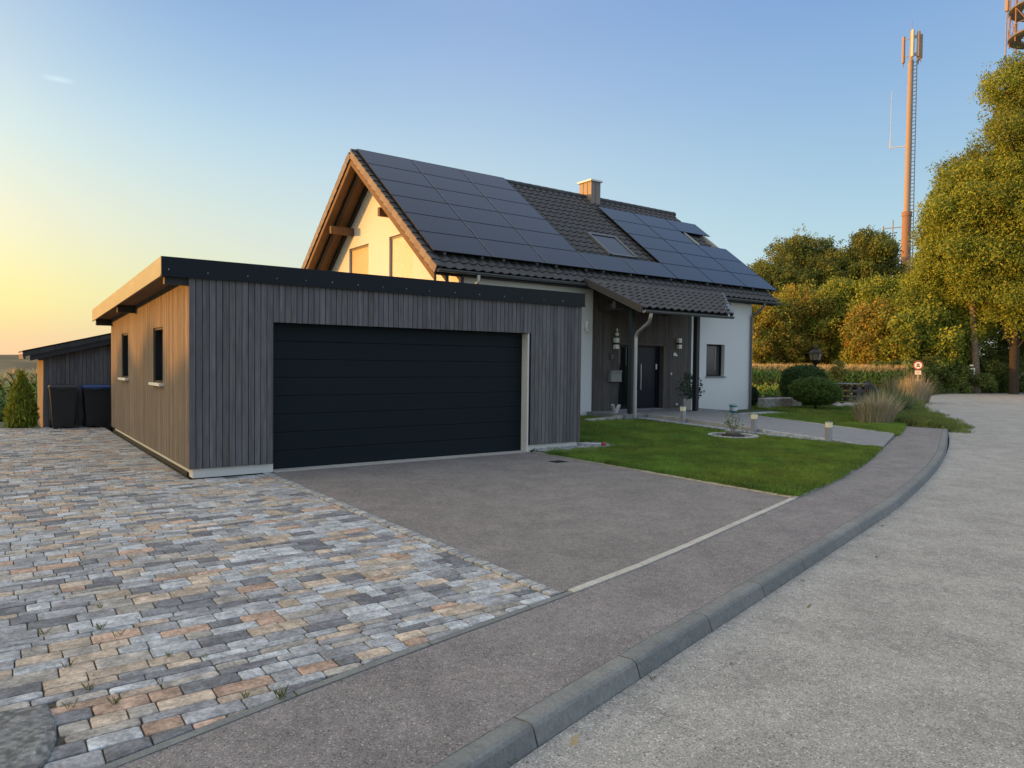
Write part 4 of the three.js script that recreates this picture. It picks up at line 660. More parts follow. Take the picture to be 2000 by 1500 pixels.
// ---------------------------------------------------------------- lawn grass
{
  const r = rng(50), blades = (n, h, spread) => {
    const pos = [], idx = []; for (let k = 0; k < n; k++) { const a = r() * 6.3, q = spread * Math.sqrt(r()), x = q * Math.cos(a), z = q * Math.sin(a), d = r() * 6.3, w = 0.0022 + 0.0015 * r(), H = h * (0.6 + 0.6 * r()), l = H * (0.2 + 0.6 * r()), b = pos.length / 3, cx = Math.cos(d), cz = Math.sin(d); pos.push(x - cz * w, 0, z + cx * w, x + cz * w, 0, z - cx * w, x + cx * l * 0.4, H * 0.62, z + cz * l * 0.4, x + cx * l, H, z + cz * l); idx.push(b, b + 1, b + 2, b + 2, b + 1, b + 3); }
    const g = new THREE.BufferGeometry(); g.setAttribute('position', new THREE.Float32BufferAttribute(pos, 3)); g.setIndex(idx); const f = g.toNonIndexed(); f.computeVertexNormals(); return planar(f);
  };
  const variants = [blades(26, 0.05, 0.075), blades(26, 0.045, 0.08)], mat = std(1, 1, 1, 0.8, { side: THREE.DoubleSide }), o = new THREE.Object3D(), c = new THREE.Color();
  const sow = (name, label, n, at, big, tint) => {
    const im = new THREE.InstancedMesh(variants[n % 2], mat, n); im.name = name; tag(im, label, 'grass'); im.userData.kind = 'stuff';
    for (let i = 0; i < n; i++) { const [x, y, z] = at(); o.position.set(x, y, z); o.rotation.set(0, r() * 6.3, 0); const s = big * (0.75 + 0.5 * r()); o.scale.set(s, s * (0.7 + 0.6 * r()), s); o.updateMatrix(); im.setMatrixAt(i, o.matrix); const p = 0.6 * vnoise(x * 0.9 + 40, z * 0.9 + 40, 999, 999, 62) + 0.4 * vnoise(x * 4 + 40, z * 4 + 40, 999, 999, 63), k = (0.6 + 0.7 * r()) * (0.72 + 0.55 * vnoise(x * 2.2 + 70, z * 2.2 + 70, 999, 999, 64)); im.setColorAt(i, c.setRGB(tint[0] * k * (0.8 + 0.5 * p), tint[1] * k, tint[2] * k)); }
    shadows(im); scene.add(im);
  };
  const inRing = (x, z) => Math.hypot(x - 12.25, z - 0.4) < 0.56;
  sow('lawn_grass', 'short mown green grass on the front lawn by the drive', 34000, () => { for (; ;) { const x = lerp(6.4, 13.1, r()), z = lerp(-5.2, inner(x) - 0.05, r()); if (inRing(x, z) || (x < 8.4 && z < 0.45 && z > -0.35 && r() < 0.93) || (x < 7.7 && z < 0.1)) continue; return [x, lawnY(x, z), z]; } }, 1, [0.165, 0.265, 0.034]);
  sow('lawn_grass', 'mown grass on the garden lawn beyond the path', 40000, () => { for (; ;) { const x = 16.5 + 26 * r() ** 1.5, top = x < 20.6 ? inner(x) - 0.02 : roadEdge(x) - 0.15, z = lerp(Math.min(-6, -0.55 * (x - 12)), top, r()); if (x < 21 && z < -3.0) continue; return [x, lawnY(x, z) - (x > 20.6 ? 0.08 * sm((x - 24) / 10) : 0), z]; } }, 1.7, [0.17, 0.265, 0.036]);
  sow('lawn_edge_grass', 'longer grass blades along the borders of the front lawn', 1500, () => { const k = r(); if (k < 0.35) { const z = lerp(0.5, inner(6.4) - 0.1, r()); return [6.40 + 0.05 * r(), lawnY(6.4, z), z]; } if (k < 0.75) { const x = lerp(6.4, 13.1, r()); return [x, 0.012, inner(x) - 0.08 - 0.05 * r()]; } const z = lerp(-3.5, inner(13) - 0.1, r()); return [13.02 + 0.06 * r(), lawnY(13, z), z]; }, 1.25, [0.13, 0.22, 0.03]);
  // taller rough grass on the verge past the end of the pavement, and beyond the road
  sow('verge_grass', 'rough uncut grass on the verge past the pavement end', 5200, () => { for (; ;) { const x = lerp(20.3, 44, r() ** 1.4), e = roadEdge(x), z = e - 0.15 - 2.2 * r() + (r() < 0.18 ? 0.9 * r() : 0); return [x, z > e - 0.1 ? ROAD_Y : lawnY(x, z) - 0.08 * sm((x - 24) / 10), z]; } }, 3.2, [0.16, 0.22, 0.05]);
  sow('far_verge_grass', 'rough grass strip along the far side of the road under the trees', 5000, () => { const x = lerp(44, 82, r()), z = roadEdge(x) - 0.3 - 5 * r(); return [x, terrainY(x, z) + 0.05, z]; }, 6, [0.075, 0.105, 0.03]);
  structure('far_verge', surf(t => { const x = lerp(44, 82, t); return [x, roadEdge(x) - 9]; }, t => { const x = lerp(44, 82, t); return [x, roadEdge(x) - 0.02]; }, 20, 3, () => -0.06, 0.25), M.turf);
  // grass grown over the end of the pavement and the gutter
  sow('gutter_grass', 'low weeds grown over the pavement end and the road edge', 900, () => { const k = r(); if (k < 0.45) { const x = 20.2 + 2.6 * r(); return [x, -0.02, lerp(inner(x), kerbBack(x) + 0.2, r())]; } const x = [22, 24.5, 27][Math.floor(r() * 3)] + 1.3 * r(); return [x, ROAD_Y, roadEdge(x) + 1.1 * r() * r()]; }, 2.0, [0.14, 0.20, 0.045]);
  const weed = [blades(22, 0.10, 0.035), blades(12, 0.075, 0.03)];
  [[-1.98, 5.05], [-1.72, 6.2], [-1.80, 6.0], [-1.35, 6.85], [-1.52, 6.72], [-2.02, 6.55], [-1.95, 6.95], [-1.62, 7.05], [-1.86, 7.2], [-2.05, 7.12], [-1.15, 7.62], [-0.55, 5.9], [-1.75, 5.55], [-2.1, 5.9], [-1.30, 7.50], [-1.9, 6.78]].forEach(([x, z], i) => { const m = shadows(new THREE.Mesh(weed[i % 2], std(0.15 + 0.05 * r(), 0.19, 0.06, 0.8, { side: THREE.DoubleSide }))); m.name = numbered('paving_weed'); m.position.set(x, -0.005, z); m.scale.setScalar(0.3 + 0.4 * r()); m.rotation.y = r() * 6; tag(m, 'small green weed tuft growing in the joints of the paving', 'weed', 'weeds in the paving joints'); scene.add(m); });
  [[6.05, 7.12, 0.5], [0.78, 8.42, 0.5], [-0.42, 8.66, 0.45], [3.3, 7.82, 0.35]].forEach(([x, z, s]) => { const m = shadows(new THREE.Mesh(weed[1], std(0.13, 0.15, 0.045, 0.8, { side: THREE.DoubleSide }))); m.name = numbered('kerb_weed'); m.position.set(x, ROAD_Y + 0.004, z); m.scale.set(s * 1.6, s * 0.6, s * 1.2); tag(m, 'flat weed tuft in the gutter at the foot of the kerb', 'weed', 'weeds along the kerb'); scene.add(m); });
  [[1.35, 8.56, 0.3], [2.6, 8.28, 1.2], [4.6, 7.8, 2.2], [-0.15, 8.75, 0.8], [9.5, 6.6, 2.9]].forEach(([x, z, a]) => { const g = leafGeo(0.07, 1, 0.002, r, 0.5); g.rotateX(-0.4); g.rotateY(a); const m = shadows(new THREE.Mesh(g, std(0.42, 0.33, 0.20, 0.8, { side: THREE.DoubleSide }))); m.name = numbered('fallen_leaf'); m.position.set(x, ROAD_Y + 0.03, z); tag(m, 'dry fallen leaf on the road beside the kerb', 'leaf', 'fallen leaves by the kerb'); scene.add(m); });
  // dry ornamental grasses between lawn and road
  const clump = (label, x, z, n, h, rad, cols, y) => {
    const C = thing('grass_clump', label, 'grass clump', [x, y, z]), pos = [], col = [];
    for (let k = 0; k < n; k++) { const a = r() * 6.3, q = Math.sqrt(r()), bx0 = rad[0] * 0.65 * q * Math.cos(a), bz0 = rad[1] * 0.65 * q * Math.sin(a), d = a + (r() - 0.5), H = h * (0.35 + 0.75 * r()) * (1 - 0.4 * q * q), l = H * (0.08 + 0.75 * q * r()), w = 0.005 + 0.004 * r(), cx = Math.cos(d), cz = Math.sin(d), cc = pick(cols, r), j = 0.75 + 0.5 * r();
      const p = [[bx0 - cz * w, 0, bz0 + cx * w], [bx0 + cz * w, 0, bz0 - cx * w], [bx0 + cx * l * 0.35 + cz * w, H * 0.6, bz0 + cz * l * 0.35 - cx * w], [bx0 + cx * l * 0.35 - cz * w, H * 0.6, bz0 + cz * l * 0.35 + cx * w], [bx0 + cx * l, H, bz0 + cz * l]];
      for (const i of [0, 1, 2, 0, 2, 3, 3, 2, 4]) { pos.push(...p[i]); col.push(cc[0] * j, cc[1] * j, cc[2] * j); } }
    const g = new THREE.BufferGeometry(); g.setAttribute('position', new THREE.Float32BufferAttribute(pos, 3)); g.setAttribute('color', new THREE.Float32BufferAttribute(col, 3)); g.computeVertexNormals(); planar(g); local('blades', g, std(1, 1, 1, 0.85, { vertexColors: true, side: THREE.DoubleSide }), C);
  };
  const straw = [[0.52, 0.43, 0.28], [0.44, 0.37, 0.24], [0.32, 0.29, 0.18]], mixed = [[0.18, 0.21, 0.08], [0.32, 0.29, 0.17], [0.13, 0.17, 0.055]], green = [[0.07, 0.11, 0.03], [0.10, 0.13, 0.04]];
  clump('pale dry ornamental grass clump beside the end of the pavement', 19.5, 0.15, 1700, 1.1, [1.0, 0.75], straw, 0.03);
  clump('grey-green grass clump behind the pale dry one', 21.9, -0.9, 1300, 1.15, [1.2, 0.7], mixed, 0.0);
  clump('dark green grass clump on the verge by the road', 24.6, -1.7, 1000, 0.85, [1.4, 0.6], green, 0.0);
  clump('grey straw grass clump halfway to the road sign', 28.6, -3.4, 900, 1.15, [1.5, 0.7], mixed, -0.04);
  clump('tall straw grass clump lit orange near the road sign', 37.6, -7.0, 1500, 1.75, [1.7, 0.9], straw, -0.08);
  clump('sparse tall seed heads at the lawn edge behind the pale grass', 33.5, -6.2, 420, 1.75, [1.1, 0.6], [[0.30, 0.25, 0.16], [0.16, 0.16, 0.08]], -0.06);
}
// ---------------------------------------------------------------- trees
const crowns = [leafGeo(0.17, 24, 0.33, rng(61), 0.62), leafGeo(0.16, 24, 0.35, rng(62), 0.5), leafGeo(0.19, 20, 0.38, rng(63), 0.42)];
const LEAF = leafMat(1, 1, 1);
function tree(label, x, z, H, rx, opt = {}) {
  const r = rng(Math.round(x * 13 + z * 7 + H * 3)), y = opt.y ?? terrainY(x, z), base = opt.base ?? 0.25, t = thing(opt.name ?? 'broadleaf_tree', label, opt.cat ?? 'tree', [x, y, z], opt.group), lean = opt.lean ?? [0, 0], r0 = opt.r0 ?? H * 0.016;
  const axis = k => new THREE.Vector3(lean[0] * k * H + 0.012 * H * Math.sin(k * 5 + x), k * H, lean[1] * k * H + 0.012 * H * Math.cos(k * 4 + z));
  const trunk = []; for (let k = 0; k < 9; k++) { const a = axis(k / 10), b = axis((k + 1) / 10); trunk.push(rod([a.x, a.y - (k ? 0.02 : 0.2), a.z], [b.x, b.y, b.z], r0 * (1.15 - k / 9), r0 * (1.15 - (k + 1) / 9), 9)); }
  const bark = opt.bark ?? M.bark; local('trunk', trunk, bark, t);
  const cy = (base + 1) / 2 * H, ryy = (1 - base) / 2 * H, puffs = [], limbs = [], np = opt.puffs ?? 58;
  for (let k = 0; k < np; k++) {
    const a = k * 2.39996 + r() * 0.6, v = -0.92 + 1.86 * (k + 0.5) / np, ring = Math.sqrt(Math.max(0.02, 1 - v * v)) * (0.45 + 0.65 * r()), ax = axis((cy + v * ryy) / H);
    const w = opt.shape ? opt.shape(v) : 1, p = [ax.x + rx * 0.78 * w * ring * Math.cos(a), cy + v * ryy * 0.86, ax.z + rx * 0.78 * w * ring * Math.sin(a), (0.13 + 0.16 * r()) * Math.min(rx, ryy) * (opt.puff ?? 1)];
    puffs.push(p);
    if (k % 2 === 0) { const s = axis(Math.max(0.12, (p[1] - 0.22 * ryy - 0.15 * rx) / H)), m = [lerp(s.x, p[0], 0.5), lerp(s.y, p[1], 0.42), lerp(s.z, p[2], 0.5)]; limbs.push(tube([[s.x, s.y, s.z], m, [p[0], p[1], p[2]]], r0 * 0.16 + 0.015, 5, 6)); }
  }
  local('branches', limbs, bark, t);
  const n = opt.n ?? 2600, im = new THREE.InstancedMesh(crowns[opt.kind ?? 0], LEAF, n), o = new THREE.Object3D(), c = new THREE.Color(), cols = opt.cols ?? [[0.13, 0.15, 0.035], [0.17, 0.17, 0.04], [0.10, 0.13, 0.035]];
  const sizes = puffs.map(p => p[3] ** 2), tot = sizes.reduce((a, b) => a + b);
  for (let i = 0; i < n; i++) {
    let k = r() * tot, j = 0; while ((k -= sizes[j]) > 0 && j < puffs.length - 1) j++;
    const p = puffs[j], d = new THREE.Vector3(r() - 0.5, r() - 0.5, r() - 0.5).normalize(), q = p[3] * Math.cbrt(0.25 + 0.9 * r()) * (r() < 0.09 ? 1.15 + 0.75 * r() : 1);
    o.position.set(p[0] + d.x * q * 1.15, p[1] + d.y * q * 0.8, p[2] + d.z * q * 1.15); o.rotation.set(r() * 6.3, r() * 6.3, r() * 6.3); o.scale.setScalar((opt.leaf ?? 1) * (0.7 + 0.7 * r())); o.updateMatrix(); im.setMatrixAt(i, o.matrix);
    const cc = pick(cols, r), b = 0.95 + 0.5 * hash(j, Math.round(x), 80) * 0.8 + 0.4 * (r() - 0.5); im.setColorAt(i, c.setRGB(cc[0] * b, cc[1] * b, cc[2] * b));
  }
  im.name = 'crown'; im.userData.kind = 'stuff'; shadows(im); t.add(im); return t;
}
{
  const oak = [[0.15, 0.19, 0.035], [0.19, 0.21, 0.04], [0.11, 0.15, 0.035]], gold = [[0.28, 0.27, 0.04], [0.22, 0.25, 0.04], [0.32, 0.23, 0.04]], ash = [[0.23, 0.29, 0.04], [0.29, 0.32, 0.045], [0.18, 0.24, 0.04]], G = 'trees along the wood behind the corn';
  tree('dark oak at the left end of the wood above the house eaves', 64.5, -34.5, 13.2, 5.0, { cols: oak, n: 3000, group: G });
  tree('round-topped oak, the highest of the left part of the wood', 69.6, -33.9, 16.4, 5.6, { cols: oak, n: 3800, group: G });
  tree('lower dark oak in the dip of the treeline left of the mast', 76.5, -33.5, 15.6, 4.4, { cols: oak, n: 2600, group: G });
  tree('tall oak just left of the mast foot', 72.6, -28.2, 17.0, 4.2, { cols: oak, n: 3600, group: G });
  tree('low golden tree closest to the house corner behind the corn', 54.5, -28.5, 8.4, 3.8, { cols: gold, n: 2600, base: 0.02, group: G });
  tree('golden-brown bushy tree left of centre behind the corn', 58.5, -27.2, 9.6, 4.2, { cols: gold, n: 3000, base: 0.02, group: G });
  tree('olive bushy tree behind the garden lantern', 61, -24.0, 10.4, 4.0, { cols: ash, n: 3000, base: 0.02, group: G });
  tree('yellow-green bushy tree below the mast', 61, -20.6, 10.4, 4.2, { cols: ash, n: 3200, base: 0.02, group: G });
  tree('broad yellow-green tree right of the mast foot', 58.9, -15.2, 11.2, 3.7, { cols: ash, n: 3800, base: 0.05, kind: 1, group: G });
  tree('small bushy tree left of the road sign', 56.8, -18.8, 7.4, 3.4, { cols: gold, n: 2200, base: 0.0, group: G });
  tree('bushy golden tree behind the road sign', 57.4, -16.0, 7.6, 3.4, { cols: ash, n: 2400, base: 0.0, group: G });
  tree('tall ash tree with bare pale trunk beside the road', 58.2, -12.2, 17.8, 3.9, { cols: ash, n: 4600, base: 0.40, kind: 2, bark: M.barkPale, r0: 0.27, lean: [-0.012, -0.006], group: G });
  tree('second tall ash tree behind the pale trunk', 63.5, -15.4, 20.6, 3.9, { cols: ash, n: 4200, base: 0.12, kind: 1, group: G });
  tree('tallest tree at the right edge, below the lattice tower', 59.5, -9.6, 27.0, 4.6, { cols: ash, n: 7200, base: 0.10, kind: 1, puffs: 90, r0: 0.3, bark: M.barkDark, group: G });
  tree('leaning tree with dark trunk at the right edge of the wood', 66, -10.4, 23.0, 4.6, { cols: ash, n: 4600, base: 0.25, lean: [-0.08, 0.03], r0: 0.3, bark: M.barkDark, group: G });
  tree('dense tree behind the road end at the right edge', 72, -13.0, 19.0, 5.0, { cols: oak, n: 3600, base: 0.05, group: G });
  tree('dark tree deep in the wood between the mast and the tall ash', 78, -22.0, 15.5, 5.4, { cols: oak, n: 3000, base: 0.05, group: G });
  tree('dark tree deep in the wood left of the mast', 84, -38.0, 14.5, 6.0, { cols: oak, n: 2600, base: 0.05, group: G });
  const bush = [[0.11, 0.15, 0.035], [0.15, 0.19, 0.04]], GB = 'bushes along the foot of the wood';
  [[52.5, -15.8, 2.5, 'bush at the right end of the corn'], [54.6, -14.2, 2.7, 'bush behind the foot of the road sign'], [56.6, -13.2, 2.3, 'bush left of the pale ash trunk'], [59.5, -12.6, 2.8, 'bush right of the pale ash trunk'], [62.5, -11.8, 3.4, 'bush at the bend of the road'], [66, -11.2, 3.8, 'bush at the far right of the road end'], [58.8, -14.6, 3.6, 'tall bush behind the pale ash trunk'], [70, -10.2, 4.0, 'bush beyond the road end at the frame edge']].forEach(([x, z, h, l]) => tree('green ' + l, x, z, h, 1.7 + h * 0.16, { name: 'bush', cat: 'bush', cols: bush, n: 800, base: -0.15, puffs: 14, r0: 0.06, leaf: 0.8, group: GB }));
  // trees outside the frame on the sunset side: they keep the low sun off the garage wall
  tree('small broad tree out to the left of the garage', -23.5, -18.4, 5.5, 2.6, { cols: oak, n: 1500, base: 0.0, puffs: 18, group: 'low trees left of the paving' });
  tree('small tree further back to the left of the garage', -24.0, -22.0, 6.0, 2.4, { cols: oak, n: 1500, base: 0.0, puffs: 18, group: 'low trees left of the paving' });
  tree('small tree nearest the road to the left', -22.8, -15.0, 4.7, 2.2, { cols: oak, n: 1200, base: 0.0, puffs: 18, group: 'low trees left of the paving' });
}
// thuja by the shed
{
  const r = rng(70), t = thing('thuja', 'narrow bright green cone-shaped thuja beside the shed corner', 'shrub', [-1.72, -0.1, -10.75]);
  local('trunk', rod([0, -0.1, 0], [0, 1.2, 0], 0.03, 0.01), M.bark, t);
  const n = 900, g = leafGeo(0.085, 9, 0.05, r, 0.35), im = new THREE.InstancedMesh(g, LEAF, n), o = new THREE.Object3D(), c = new THREE.Color();
  for (let i = 0; i < n; i++) { const h = 1 - Math.sqrt(r() * 0.98), R = 0.36 * Math.pow(1 - h, 0.7) * (0.9 + 0.2 * hash(Math.floor(h * 9), 3, 81)) * (h < 0.1 ? 0.8 : 1), a = r() * 6.3, q = R * Math.sqrt(0.45 + 0.55 * r()); o.position.set(q * Math.cos(a), 0.06 + h * 1.44, q * Math.sin(a)); o.rotation.set((r() - 0.5) * 0.8, r() * 6.3, (r() - 0.5) * 0.8); const s = 0.7 + 0.6 * r(); o.scale.set(s * 0.8, s * 1.5, s * 0.8); o.updateMatrix(); im.setMatrixAt(i, o.matrix); const k = 0.7 + 0.6 * r(); im.setColorAt(i, c.setRGB(0.25 * k, 0.29 * k, 0.03 * k)); }
  im.name = 'foliage'; im.userData.kind = 'stuff'; shadows(im); t.add(im);
}
// clipped round shrub, dark conifer, low plants behind the stone wall
function shrub(label, name, x, y, z, R, H, stem, n, leaf, cols, seed) {
  const r = rng(seed), t = thing(name, label, 'shrub', [x, y, z]); local('trunk', rod([0, -0.05, 0], [0, stem + H * 0.5, 0], 0.05, 0.03), M.barkDark, t);
  const g = leafGeo(leaf, 12, leaf * 0.8, r, 0.35), im = new THREE.InstancedMesh(g, LEAF, n), o = new THREE.Object3D(), c = new THREE.Color();
  for (let i = 0; i < n; i++) { const d = new THREE.Vector3(r() - 0.5, r() - 0.5, r() - 0.5).normalize(), lump = 0.88 + 0.2 * vnoise(d.x * 2.5 + 9, d.y * 2.5 + d.z * 2.2 + 9, 99, 99, seed), q = lump * Math.cbrt(0.5 + 0.5 * r()); o.position.set(d.x * R * q, stem + H / 2 + d.y * H / 2 * q, d.z * R * q); o.rotation.set(r() * 6, r() * 6, r() * 6); o.scale.setScalar(0.7 + 0.6 * r()); o.updateMatrix(); im.setMatrixAt(i, o.matrix); const cc = pick(cols, r), k = 0.75 + 0.5 * r(); im.setColorAt(i, c.setRGB(cc[0] * k, cc[1] * k, cc[2] * k)); }
  im.name = 'foliage'; im.userData.kind = 'stuff'; shadows(im); t.add(im); return t;
}
{
  const r = rng(71), ly = (x, z) => lawnY(x, z) - 0.08 * sm((x - 24) / 10);
  shrub('clipped round dark green shrub on a short stem on the garden lawn', 'round_shrub', 22.5, ly(22.5, -3.6), -3.6, 0.92, 1.02, 0.22, 2600, 0.07, [[0.085, 0.15, 0.025], [0.11, 0.18, 0.03]], 72);
  shrub('loose dark conifer behind the round shrub', 'conifer_shrub', 24.3, ly(24.3, -5.2), -5.2, 0.95, 1.75, 0.0, 2000, 0.09, [[0.05, 0.10, 0.022], [0.07, 0.125, 0.025]], 73);
  shrub('dark bushy shrub against the right house corner', 'corner_shrub', 21.4, ly(21.4, -5.9), -5.9, 0.5, 0.9, 0.0, 700, 0.07, [[0.03, 0.05, 0.018]], 74);
  // retaining wall of large blocks with low plants behind
  const W = thing('block_wall', 'low retaining wall of large pale stone blocks in the garden', 'stone wall', [22.2, ly(22.2, -4.9), -4.95]); let x = -1.05; for (const w of [0.85, 0.7, 0.8]) { local('block', rbx(x, x + w - 0.015, -0.1, 0.40 + 0.03 * r(), -0.22, 0.2, 0.05, 3), pick(M.lightStone, r), W); x += w; }
  const bed = thing('flower_bed', 'bed of low bright green plants in front of the corn', 'flower bed', [31.6, ly(31.6, -12.2), -12.2]); local('soil', rbx(-4.2, 3.4, -0.3, 0.22, -1.6, 2.2, 0.1, 2), M.soil, bed);
  leafy(bed, r, 2200, () => [lerp(-4.2, 3.4, r()), 0.22 + 0.40 * r() * r() + 0.06, lerp(-1.6, 2.2, r())], 0.16, [[0.15, 0.24, 0.035], [0.20, 0.28, 0.04], [0.10, 0.17, 0.03]]);
  const terr = thing('terrace_slabs', 'pale square paving slabs set in the lawn beside the white wall', 'paving slabs', [19.0, ly(19, -3.2) + 0.0, -3.25]); for (let i = 0; i < 4; i++) for (let j = 0; j < 3; j++) local('slab', rbx(-1.15 + i * 0.62, -0.55 + i * 0.62, -0.05, 0.03 + 0.006 * r(), -0.75 + j * 0.52, -0.25 + j * 0.52, 0.008, 1), (i + j) % 3 ? M.slab : M.granite[0], terr);
  // lantern on a post
  const L = thing('garden_lantern', 'large dark metal garden lantern on a post above the conifer', 'lantern', [25.9, ly(25.9, -5.7), -5.7]), dk = std(0.03, 0.025, 0.022, 0.55, { metalness: 0.4 });
  local('post', [rod([0, -0.1, 0], [0, 1.75, 0], 0.075, 0.06, 12), rod([0, 1.72, 0], [0, 1.92, 0], 0.07, 0.20, 6)], dk, L);
  for (let k = 0; k < 6; k++) { const a = k * Math.PI / 3, b = a + Math.PI / 3; local('bar', rod([0.20 * Math.cos(a), 1.92, 0.20 * Math.sin(a)], [0.27 * Math.cos(a), 2.22, 0.27 * Math.sin(a)], 0.014), dk, L); const q = geo([0.195 * Math.cos(a), 1.93, 0.195 * Math.sin(a), 0.195 * Math.cos(b), 1.93, 0.195 * Math.sin(b), 0.262 * Math.cos(b), 2.21, 0.262 * Math.sin(b), 0.262 * Math.cos(a), 2.21, 0.262 * Math.sin(a)], [0, 3, 1, 1, 3, 2]); local('pane', q, phys(0.5, 0.42, 0.30, 0.25, { transmission: 0.6, thickness: 0, side: THREE.DoubleSide }), L); }
  local('hood', [lathe([[0.31, 2.22], [0.31, 2.245], [0.24, 2.31], [0.12, 2.37], [0.10, 2.42], [0.12, 2.45], [0.10, 2.49], [0.02, 2.53], [0.02, 2.56], [0.001, 2.57]], 0, 0, 0, 6), lathe([[0.001, 2.215], [0.31, 2.22]], 0, 0, 0, 6)], dk, L);
  // stack of pallets, black sheet, fire bowl, stones, young tree
  const P = thing('pallet_stack', 'stack of weathered pallets used as a raised bed on the lawn', 'pallet stack', [27.0, ly(27, -4.9), -4.9]);
  for (let k = 0; k < 4; k++) { const y = k * 0.235; for (let j = 0; j < 3; j++) for (const e of [-0.62, 0, 0.62]) local('block', bx(e - 0.07, e + 0.07, y + 0.02, y + 0.12, -0.45 + j * 0.4, -0.33 + j * 0.4), M.pallet, P); for (let j = 0; j < 3; j++) local('bottom_board', bx(-0.7, 0.7, y, y + 0.02, -0.45 + j * 0.4, -0.33 + j * 0.4), M.pallet, P); for (let j = 0; j < 6; j++) local('deck_board', bx(-0.7 + j * 0.236, -0.7 + j * 0.236 + 0.19, y + 0.12, y + 0.145 + 0.08 * 0, -0.47, 0.5), M.pallet, P); }
  local('rim', [bx(-0.78, 0.78, 0.94, 0.97, -0.5, 0.54)], M.zincDark, P);
  const sb = [], sr = rng(75); { const g = new THREE.SphereGeometry(0.5, 18, 12), p = g.attributes.position; for (let i = 0; i < p.count; i++) { const n = 0.7 + 0.6 * vnoise(p.getX(i) * 4 + 9, p.getY(i) * 4 + p.getZ(i) * 3 + 9, 99, 99, 76); p.setXYZ(i, p.getX(i) * n * 1.6, Math.max(0, p.getY(i) + 0.2) * n * 1.5, p.getZ(i) * n); } g.computeVertexNormals(); g.translate(31.0, ly(31, -6), -6.0); sb.push(planar(g)); }
  single('black_sheet', sb, M.black, 'crumpled black plastic sheet heaped at the lawn end before the corn', 'plastic sheet');
  const F = thing('fire_bowl', 'low rusty brown ring planter on the garden lawn', 'planter', [25.4, ly(25.4, -2.8), -2.8]); local('ring', lathe([[0.42, 0], [0.46, 0.24], [0.40, 0.24], [0.38, 0.16], [0.001, 0.16]], 0, 0, 0, 20), M.rust, F); leafy(F, r, 40, () => { const a = r() * 6.3, q = 0.35 * Math.sqrt(r()); return [q * Math.cos(a), 0.18 + 0.15 * r(), q * Math.sin(a)]; }, 0.07, [[0.06, 0.09, 0.03], [0.16, 0.07, 0.03]]);
  const st = thing('stone_heap', 'few pale field stones at the foot of the pallet stack', 'stones', [25.6, ly(25.6, -4.2), -4.2]); for (let k = 0; k < 6; k++) { const g = new THREE.IcosahedronGeometry(0.17 + 0.09 * r(), 1), p = g.attributes.position; for (let i = 0; i < p.count; i++) { const n = 0.8 + 0.4 * vnoise(p.getX(i) * 9 + k * 5 + 9, p.getY(i) * 9 + p.getZ(i) * 7 + 9, 99, 99, 77); p.setXYZ(i, p.getX(i) * n, p.getY(i) * n * 0.6, p.getZ(i) * n); } g.computeVertexNormals(); g.translate(-0.7 + k * 0.27, 0.08, 0.3 * (r() - 0.5)); local('stone', planar(g), pick(M.lightStone, r), st); }
  tree('thin young yellow-leaved tree behind the pallet stack', 30.0, -7.0, 2.1, 0.34, { name: 'sapling', cat: 'tree', y: ly(30, -7), n: 60, base: 0.45, puffs: 8, r0: 0.04, leaf: 0.4, bark: M.barkPale, cols: [[0.22, 0.20, 0.04]] });
}
